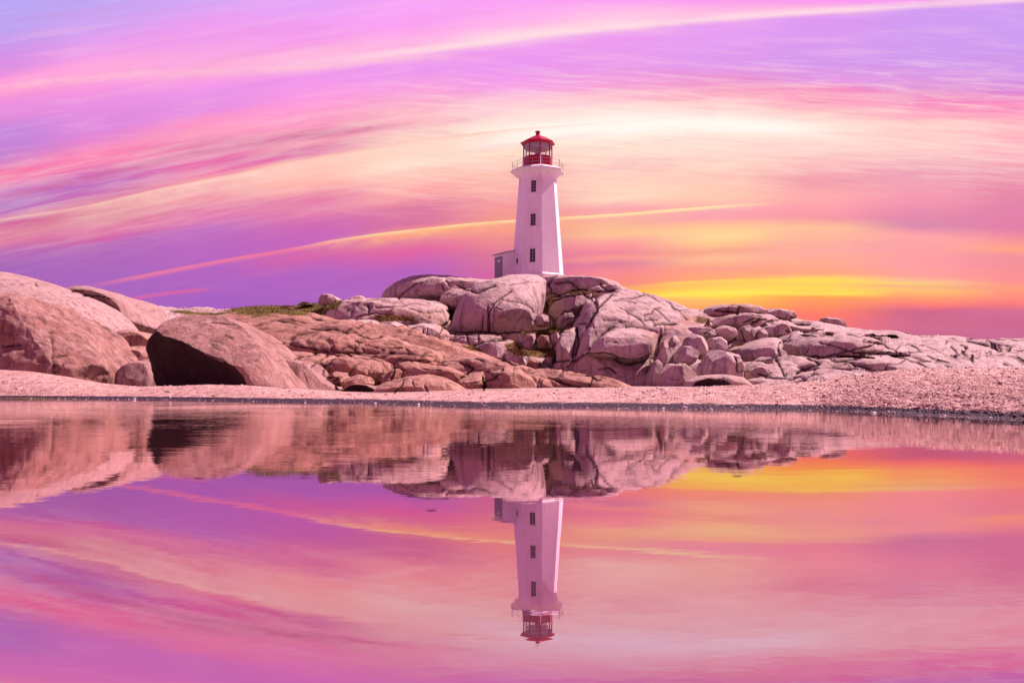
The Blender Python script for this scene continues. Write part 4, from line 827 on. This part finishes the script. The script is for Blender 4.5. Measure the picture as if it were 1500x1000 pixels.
# ------------------------------------------------------------------ grass
T_ = np.concatenate(TUFTS)
if len(T_):
    w = np.where(T_[:, 3] > .4, 1., 1.); NB = 26000
    k = rng.choice(len(T_), NB); B = T_[k][:, :3] + rng.normal(0, .12, (NB, 3))*A([1, 1, .15]); g = T_[k][:, 3]
    hgt = rng.uniform(.05, .15, NB); wd = rng.uniform(.02, .05, NB); ang = rng.uniform(0, pi, NB)
    dx_, dy_ = np.cos(ang)*wd, np.sin(ang)*wd
    lx_, ly_ = rng.normal(0, .10, NB), rng.normal(0, .10, NB)
    V = np.stack([B+np.stack([-dx_, -dy_, -.05+0*wd], 1), B+np.stack([dx_, dy_, -.05+0*wd], 1), B+np.stack([lx_, ly_, hgt], 1)], 1).reshape(-1, 3)
    m, t, n, b = new_mat('grass blades'); p = pos(n); nz = n.noise(p, 1.2, 3, .6)
    c = n.mix(attr(n, 'green'), n.mix(nz, (.07, .035, .008), (.26, .14, .025)), n.mix(nz, (.07, .05, .006), (.21, .145, .018)))
    t.links.new(c.s, b.inputs['Base Color']); b.inputs['Roughness'].default_value = .8
    set_props(mesh_np('grass', V, np.arange(len(V)).reshape(-1, 3), m, dict(green=np.repeat(np.clip(g*1.3, 0, 1), 3)), smooth=False), kind='stuff')

# ------------------------------------------------------------------ lighthouse
LH_Y = 87.0; LS = LH_Y/F; LX = (787.8-CX)*LS
def lz(py): return CAM_H+(HZ-py)*LS
ROT = radians(8.3)
M_WHITE = simple('white painted concrete', (.80, .79, .78), .55, 0, .04, 2.2, .01)
M_RED = simple('red painted iron', (.42, .004, .03), .4, 0, .15, 3.)
M_DARKRED = simple('dark red paint', (.33, .003, .014), .45, 0, .15, 3.)
M_GLASSD = simple('dark window glass', (.03, .025, .03), .12, 0, .3, 2.)
M_FRAME = simple('grey window paint', (.30, .28, .30), .6)
M_DOOR = simple('grey door paint', (.20, .18, .20), .5, 0, .1, 4.)
M_METAL = simple('galvanised rail', (.35, .33, .35), .4, .6)
M_SIGN = simple('white enamel plate', (.8, .8, .8), .4)
M_ROOFG = simple('grey shed roofing', (.42, .40, .42), .7)
m, t, n, b = new_mat('board marked white concrete'); M_TOWER = m; p = pos(n)
sp_ = n.new('ShaderNodeSeparateXYZ'); t.links.new(p.s, sp_.inputs[0]); zc_ = X(n, sp_.outputs[2])
ln = n.math('FRACT', zc_*0.9); seam = n.smooth(n.math('ABSOLUTE', ln-.5), .47, .5)
stn = n.noise(n.vec(X(n, sp_.outputs[0])*2.5, X(n, sp_.outputs[1])*2.5, zc_*.35), 1., 5, .65)
c = n.mix(n.smooth(stn, .48, .7)*.6, (.84, .81, .81), (.64, .56, .55)); c = n.mix(seam*.25, c, (.5, .45, .46))
t.links.new(c.s, b.inputs['Base Color']); b.inputs['Roughness'].default_value = .5
bump(n, stn*.5 - seam*.5, .5, .02, b)
m, t, n, b = new_mat('lantern glass'); M_GLASS = m
b.inputs['Base Color'].default_value = (1, .95, .97, 1); b.inputs['Roughness'].default_value = .02; b.inputs['Alpha'].default_value = .16

root = bpy.data.objects.new('lighthouse', None); COL.objects.link(root); root.location = (LX, LH_Y, lz(409))
set_props(root, 'white octagonal lighthouse with red lantern room on top of the granite hill', 'lighthouse')
def bm_obj(name, bm, mat, parent, smooth=False, bev=0.0):
    if bev: bmesh.ops.bevel(bm, geom=[e for e in bm.edges], offset=bev, segments=2, affect='EDGES', clamp_overlap=True)
    bmesh.ops.recalc_face_normals(bm, faces=bm.faces)
    me = bpy.data.meshes.new(name); bm.to_mesh(me); bm.free()
    if smooth:
        for f in me.polygons: f.use_smooth = True
    me.materials.append(mat)
    o = bpy.data.objects.new(name, me); COL.objects.link(o); o.parent = parent
    return o
def world_parent(o, par, base):
    """meshes are modelled in world coordinates; shift them under the Empty"""
    return o
BASE = Vector(root.location)
def octo(name, prof, mat, parent=None, cap=True, sides=8, rot=ROT, bev=0., smooth=False, c=None):
    bm = bmesh.new(); rings = []
    cx_, cy_ = (LX, LH_Y) if c is None else c
    for r, z in prof:
        rings.append([bm.verts.new((cx_+r*sin(rot+k*2*pi/sides)-BASE.x, cy_-r*cos(rot+k*2*pi/sides)-BASE.y, z-BASE.z)) for k in range(sides)])
    for a, b2 in zip(rings[:-1], rings[1:]):
        for k in range(sides): bm.faces.new((a[k], a[(k+1) % sides], b2[(k+1) % sides], b2[k]))
    if cap: bm.faces.new(rings[0][::-1]); bm.faces.new(rings[-1])
    if bev: bmesh.ops.bevel(bm, geom=[e for e in bm.edges], offset=bev, segments=2, affect='EDGES', clamp_overlap=True)
    return bm_obj(name, bm, mat, parent or root, smooth)
def box_bm(bm, c, ux, uy, uz, sx_, sy_, sz_):
    vs = []
    for i in (-1, 1):
        for j in (-1, 1):
            for k in (-1, 1):
                vs.append(bm.verts.new(Vector(c)+ux*(i*sx_/2)+uy*(j*sy_/2)+uz*(k*sz_/2)-BASE))
    for f in ((0,1,3,2),(4,6,7,5),(0,4,5,1),(2,3,7,6),(0,2,6,4),(1,5,7,3)): bm.faces.new([vs[q] for q in f])
def rod(bm, a, b2, r, seg=6):
    a = Vector(a)-BASE; b2 = Vector(b2)-BASE; d = (b2-a); L = d.length
    mt = Matrix.Translation((a+b2)/2) @ d.to_track_quat('Z', 'Y').to_matrix().to_4x4()
    bmesh.ops.create_cone(bm, cap_ends=True, segments=seg, radius1=r, radius2=r, depth=L, matrix=mt)

tower = octo('tower', [(2.72, lz(418)), (2.70, lz(407)), (1.95, lz(266)), (1.98, lz(262)), (2.10, lz(259)), (2.45, lz(256))], M_TOWER, bev=.012)
octo('plinth', [(2.86, lz(418)), (2.86, lz(405.5)), (2.74, lz(403.5))], M_WHITE, bev=.01)
octo('gallery', [(2.40, lz(256.6)), (2.80, lz(254.2)), (2.83, lz(252.6)), (2.40, lz(249)), (1.75, lz(247.2))], M_WHITE, bev=.01)
octo('lantern_wall', [(1.52, lz(247.6)), (1.52, lz(231.5)), (1.44, lz(231.2))], M_DARKRED, bev=.015)
octo('lantern_glass', [(1.42, lz(231.4)), (1.42, lz(213.2))], M_GLASS)
octo('lantern_ceiling', [(1.40, lz(219.0)), (1.45, lz(213.4))], M_FRAME)
rf = octo('roof', [(1.50, lz(213.5)), (1.55, lz(212.6)), (1.80, lz(211.4)), (1.80, lz(210.3)), (1.05, lz(204)), (.36, lz(199.4)), (.28, lz(198.6))], M_RED, bev=.008)
octo('ventilator', [(.20, lz(199.2)), (.19, lz(195.0)), (.24, lz(194.4)), (.30, lz(193.7)), (.27, lz(193.0)), (.10, lz(192.3)), (.03, lz(191.2))], M_DARKRED, sides=16, rot=0, smooth=True)
# lantern posts, sill rings
for k in range(8):
    a = ROT+k*pi/4; bm = bmesh.new(); rod(bm, (LX+1.46*sin(a), LH_Y-1.46*cos(a), lz(232)), (LX+1.46*sin(a), LH_Y-1.46*cos(a), lz(212.6)), .06, 8)
    bm_obj('lantern_post', bm, M_DARKRED, root)
bm = bmesh.new(); a = ROT; rod(bm, (LX+1.55*sin(a), LH_Y-1.55*cos(a), lz(247.2)), (LX+1.55*sin(a), LH_Y-1.55*cos(a), lz(231.6)), .045, 8); bm_obj('drain_pipe', bm, M_WHITE, root)
# lamp
octo('lamp', [(.16, lz(231)), (.16, lz(226)), (.26, lz(225.4)), (.30, lz(223.5)), (.26, lz(221.2)), (.12, lz(220.6)), (.10, lz(218.6))], M_METAL, sides=14, rot=0, smooth=True)
# railing: one part with posts as sub-parts
bm = bmesh.new()
ring = [(LX+2.62*sin(ROT+k*pi/4), LH_Y-2.62*cos(ROT+k*pi/4)) for k in range(8)]
for zr in (lz(240.2), lz(244.8)):
    for k in range(8):
        a, c2 = ring[k], ring[(k+1) % 8]; rod(bm, (*a, zr), (*c2, zr), .012, 5)
rail = bm_obj('railing', bm, M_METAL, root)
for k in range(8):
    a = ring[k]; bm = bmesh.new(); rod(bm, (*a, lz(251.2)), (*a, lz(239.2)), .028, 6); bm_obj('rail_post', bm, M_METAL, rail)
    c2 = ring[(k+1) % 8]; mid_ = ((a[0]+c2[0])/2*1.0, (a[1]+c2[1])/2); bm = bmesh.new(); rod(bm, (*mid_, lz(251.2)), (*mid_, lz(240.2)), .018, 6); bm_obj('rail_post', bm, M_METAL, rail)
# windows on the inclined faces
def face_frame(face_ang, py):
    z = lz(py); r = 2.70+(1.95-2.70)*((407-py)/(407-266)); ap = r*cos(pi/8)
    nrm = Vector((sin(face_ang), -cos(face_ang), 0)); ux = Vector((cos(face_ang), sin(face_ang), 0))
    dr = (2.70-1.95)*cos(pi/8)/(lz(266)-lz(407)); up = (Vector((0, 0, 1))-nrm*dr).normalized(); n2 = ux.cross(up).normalized()
    return Vector((LX, LH_Y, z))+nrm*ap, ux, up, (n2 if n2.dot(nrm) > 0 else -n2)
def window(face_ang, py, w, h, off=0., bars=True, shutter=False, lab=None):
    c, ux, up, nn = face_frame(face_ang, py); c = c+ux*off
    bm = bmesh.new(); t_ = .07
    for sgn in (-1, 1):
        box_bm(bm, c+ux*sgn*(w/2+t_/2)+nn*.03, ux, nn, up, t_, .10, h+2*t_)
        box_bm(bm, c+up*sgn*(h/2+t_/2)+nn*.03, ux, nn, up, w-.002, .10, t_)
    fr = bm_obj('window', bm, M_WHITE, root)
    if lab: fr['label'] = lab
    bm = bmesh.new(); box_bm(bm, c+nn*.008, ux, nn, up, w, .03, h); bm_obj('pane', bm, M_GLASSD, fr)
    if bars:
        bm = bmesh.new()
        box_bm(bm, c+nn*.035, ux, nn, up, .03, .02, h-.004)
        for k in range(1, 4): box_bm(bm, c+up*(h*(k/4-.5))+nn*.0365, ux, nn, up, w-.004, .018, .028)
        bm_obj('glazing_bars', bm, M_FRAME, fr)
    bm = bmesh.new(); box_bm(bm, c-up*(h/2+t_+.03)+nn*.07, ux, nn, up, w+.26, .18, .055); bm_obj('window_sill', bm, M_WHITE, fr)
    bm = bmesh.new(); box_bm(bm, c+up*(h/2+t_+.03)+nn*.07, ux, nn, up, w+.26, .16, .05); bm_obj('lintel', bm, M_WHITE, fr)
FA = ROT-pi/8
window(FA, 279, .50, 1.18); window(FA, 327.5, .52, 1.20); window(FA, 379, .56, 1.34)
window(FA-pi/4, 385, .42, .52, off=-.02, bars=False, lab='small square unglazed looking window low on the left face')
# shed built against the left face
n1 = Vector((sin(FA-pi/4), -cos(FA-pi/4), 0)); u1 = Vector((cos(FA-pi/4), sin(FA-pi/4), 0))
c0 = Vector((LX, LH_Y, 0)); din, dout, hw = 1.5, 3.42, 1.08
off = u1*(-1.93)
zb, zl, zh = lz(414), lz(372.5), lz(366.0)
bm = bmesh.new(); q = []
for d, zt in ((din, zh), (dout, zl)):
    for s_ in (-1, 1):
        for z in (zb, zt):
            pt = c0+off+n1*d+u1*(s_*hw); q.append(bm.verts.new(Vector((pt.x, pt.y, z))-BASE))
for f in ((0,1,3,2),(4,6,7,5),(0,4,5,1),(2,3,7,6),(0,2,6,4),(1,5,7,3)): bm.faces.new([q[i] for i in f])
shed = bm_obj('shed', bm, M_WHITE, root)
sl_ = Vector(n1*(dout-din))+Vector((0, 0, zl-zh)); L = sl_.length; sl_.normalize(); upn = u1.cross(sl_).normalized()
if upn.z < 0: upn = -upn
mid_ = c0+off+n1*((din+dout)/2+.06)+Vector((0, 0, (zl+zh)/2+.045)); bm = bmesh.new(); box_bm(bm, mid_, u1, sl_, upn, hw*2+.26, L+.36, .09); bm_obj('shed_roof', bm, M_ROOFG, shed)
dc = c0+off+n1*(dout+.02)+Vector((0, 0, 0)); zd0, zd1 = lz(412.5), lz(376)
bm = bmesh.new(); box_bm(bm, dc+Vector((0, 0, (zd0+zd1)/2)), u1, n1, Vector((0, 0, 1)), 1.62, .06, zd1-zd0)
door = bm_obj('door', bm, M_DOOR, root)
bm = bmesh.new(); box_bm(bm, dc+n1*.045+Vector((0, 0, lz(382.5))), u1, n1, Vector((0, 0, 1)), .62, .02, .16); bm_obj('door_plate', bm, M_SIGN, door)
bm = bmesh.new(); rod(bm, dc+n1*.07+u1*.62+Vector((0, 0, lz(395))), dc+n1*.07+u1*.62+Vector((0, 0, lz(392.5))), .03); bm_obj('handle', bm, M_METAL, door)
bm = bmesh.new()
for s_ in (-1, 1): box_bm(bm, dc+n1*.01+u1*s_*.88+Vector((0, 0, (zd0+zd1)/2)), u1, n1, Vector((0, 0, 1)), .12, .10, zd1-zd0)
box_bm(bm, dc+n1*.012+Vector((0, 0, zd1+.06)), u1, n1, Vector((0, 0, 1)), 1.88, .10, .12); bm_obj('door_frame', bm, M_WHITE, door)

# ------------------------------------------------------------------ little white marker on the left skyline
mk = bpy.data.objects.new('marker_post', None); COL.objects.link(mk)
my = 104.0; mxp = (269.5-CX)/F*my; gz = CAM_H+(HZ-456)/F*my
mk.location = (mxp, my, gz); BASE = Vector(mk.location)
set_props(mk, 'tiny white information post standing on the bare rock of the left skyline', 'post')
Zv = Vector((0, 0, 1)); Xv = Vector((1, 0, 0)); Yv_ = Vector((0, 1, 0))
bm = bmesh.new(); rod(bm, (mxp, my, gz-.3), (mxp, my, gz+.50), .05, 8); bm_obj('post', bm, M_METAL, mk)
bm = bmesh.new(); box_bm(bm, (mxp, my-.07, gz+.45), Xv, Yv_, Zv, .30, .05, .22); bm_obj('board', bm, M_SIGN, mk)

# ------------------------------------------------------------------ floating leaves
m_leaf = simple('dead leaf', (.10, .05, .02), .6)
for (lx0, ly0, L0, rz0, lb) in ((1080, 697, .045, .3, 'small brown leaf floating right of the lighthouse reflection'), (291, 700, .05, -.2, 'small dark leaf floating on the left half of the pool'), (632, 747, .035, .1, 'smallest dark leaf floating left of the lighthouse reflection')):
    y0 = CAM_H*F/(ly0-HZ); x0 = (lx0-CX)/F*y0; bm = bmesh.new(); n_ = 9; rows = []
    for i in range(n_):
        u_ = i/(n_-1); w0 = sin(pi*u_)**.8*L0*.28+.0004; xx = (u_-.5)*L0; zc0 = .0006
        rows.append([bm.verts.new((xx*cos(rz0)-yy*sin(rz0), xx*sin(rz0)+yy*cos(rz0), zc0+.0008*(abs(yy)/max(w0, 1e-4)))) for yy in (-w0, 0, w0)])
    for a_, b_ in zip(rows[:-1], rows[1:]):
        for k in (0, 1): bm.faces.new((a_[k], b_[k], b_[k+1], a_[k+1]))
    bmesh.ops.solidify(bm, geom=bm.faces[:], thickness=.0006)
    me = bpy.data.meshes.new('leaf'); bm.to_mesh(me); bm.free(); me.materials.append(m_leaf)
    o = bpy.data.objects.new('leaf', me); COL.objects.link(o); o.location = (x0, y0, .001); set_props(o, lb, 'leaf', 'leaves floating on the pool')
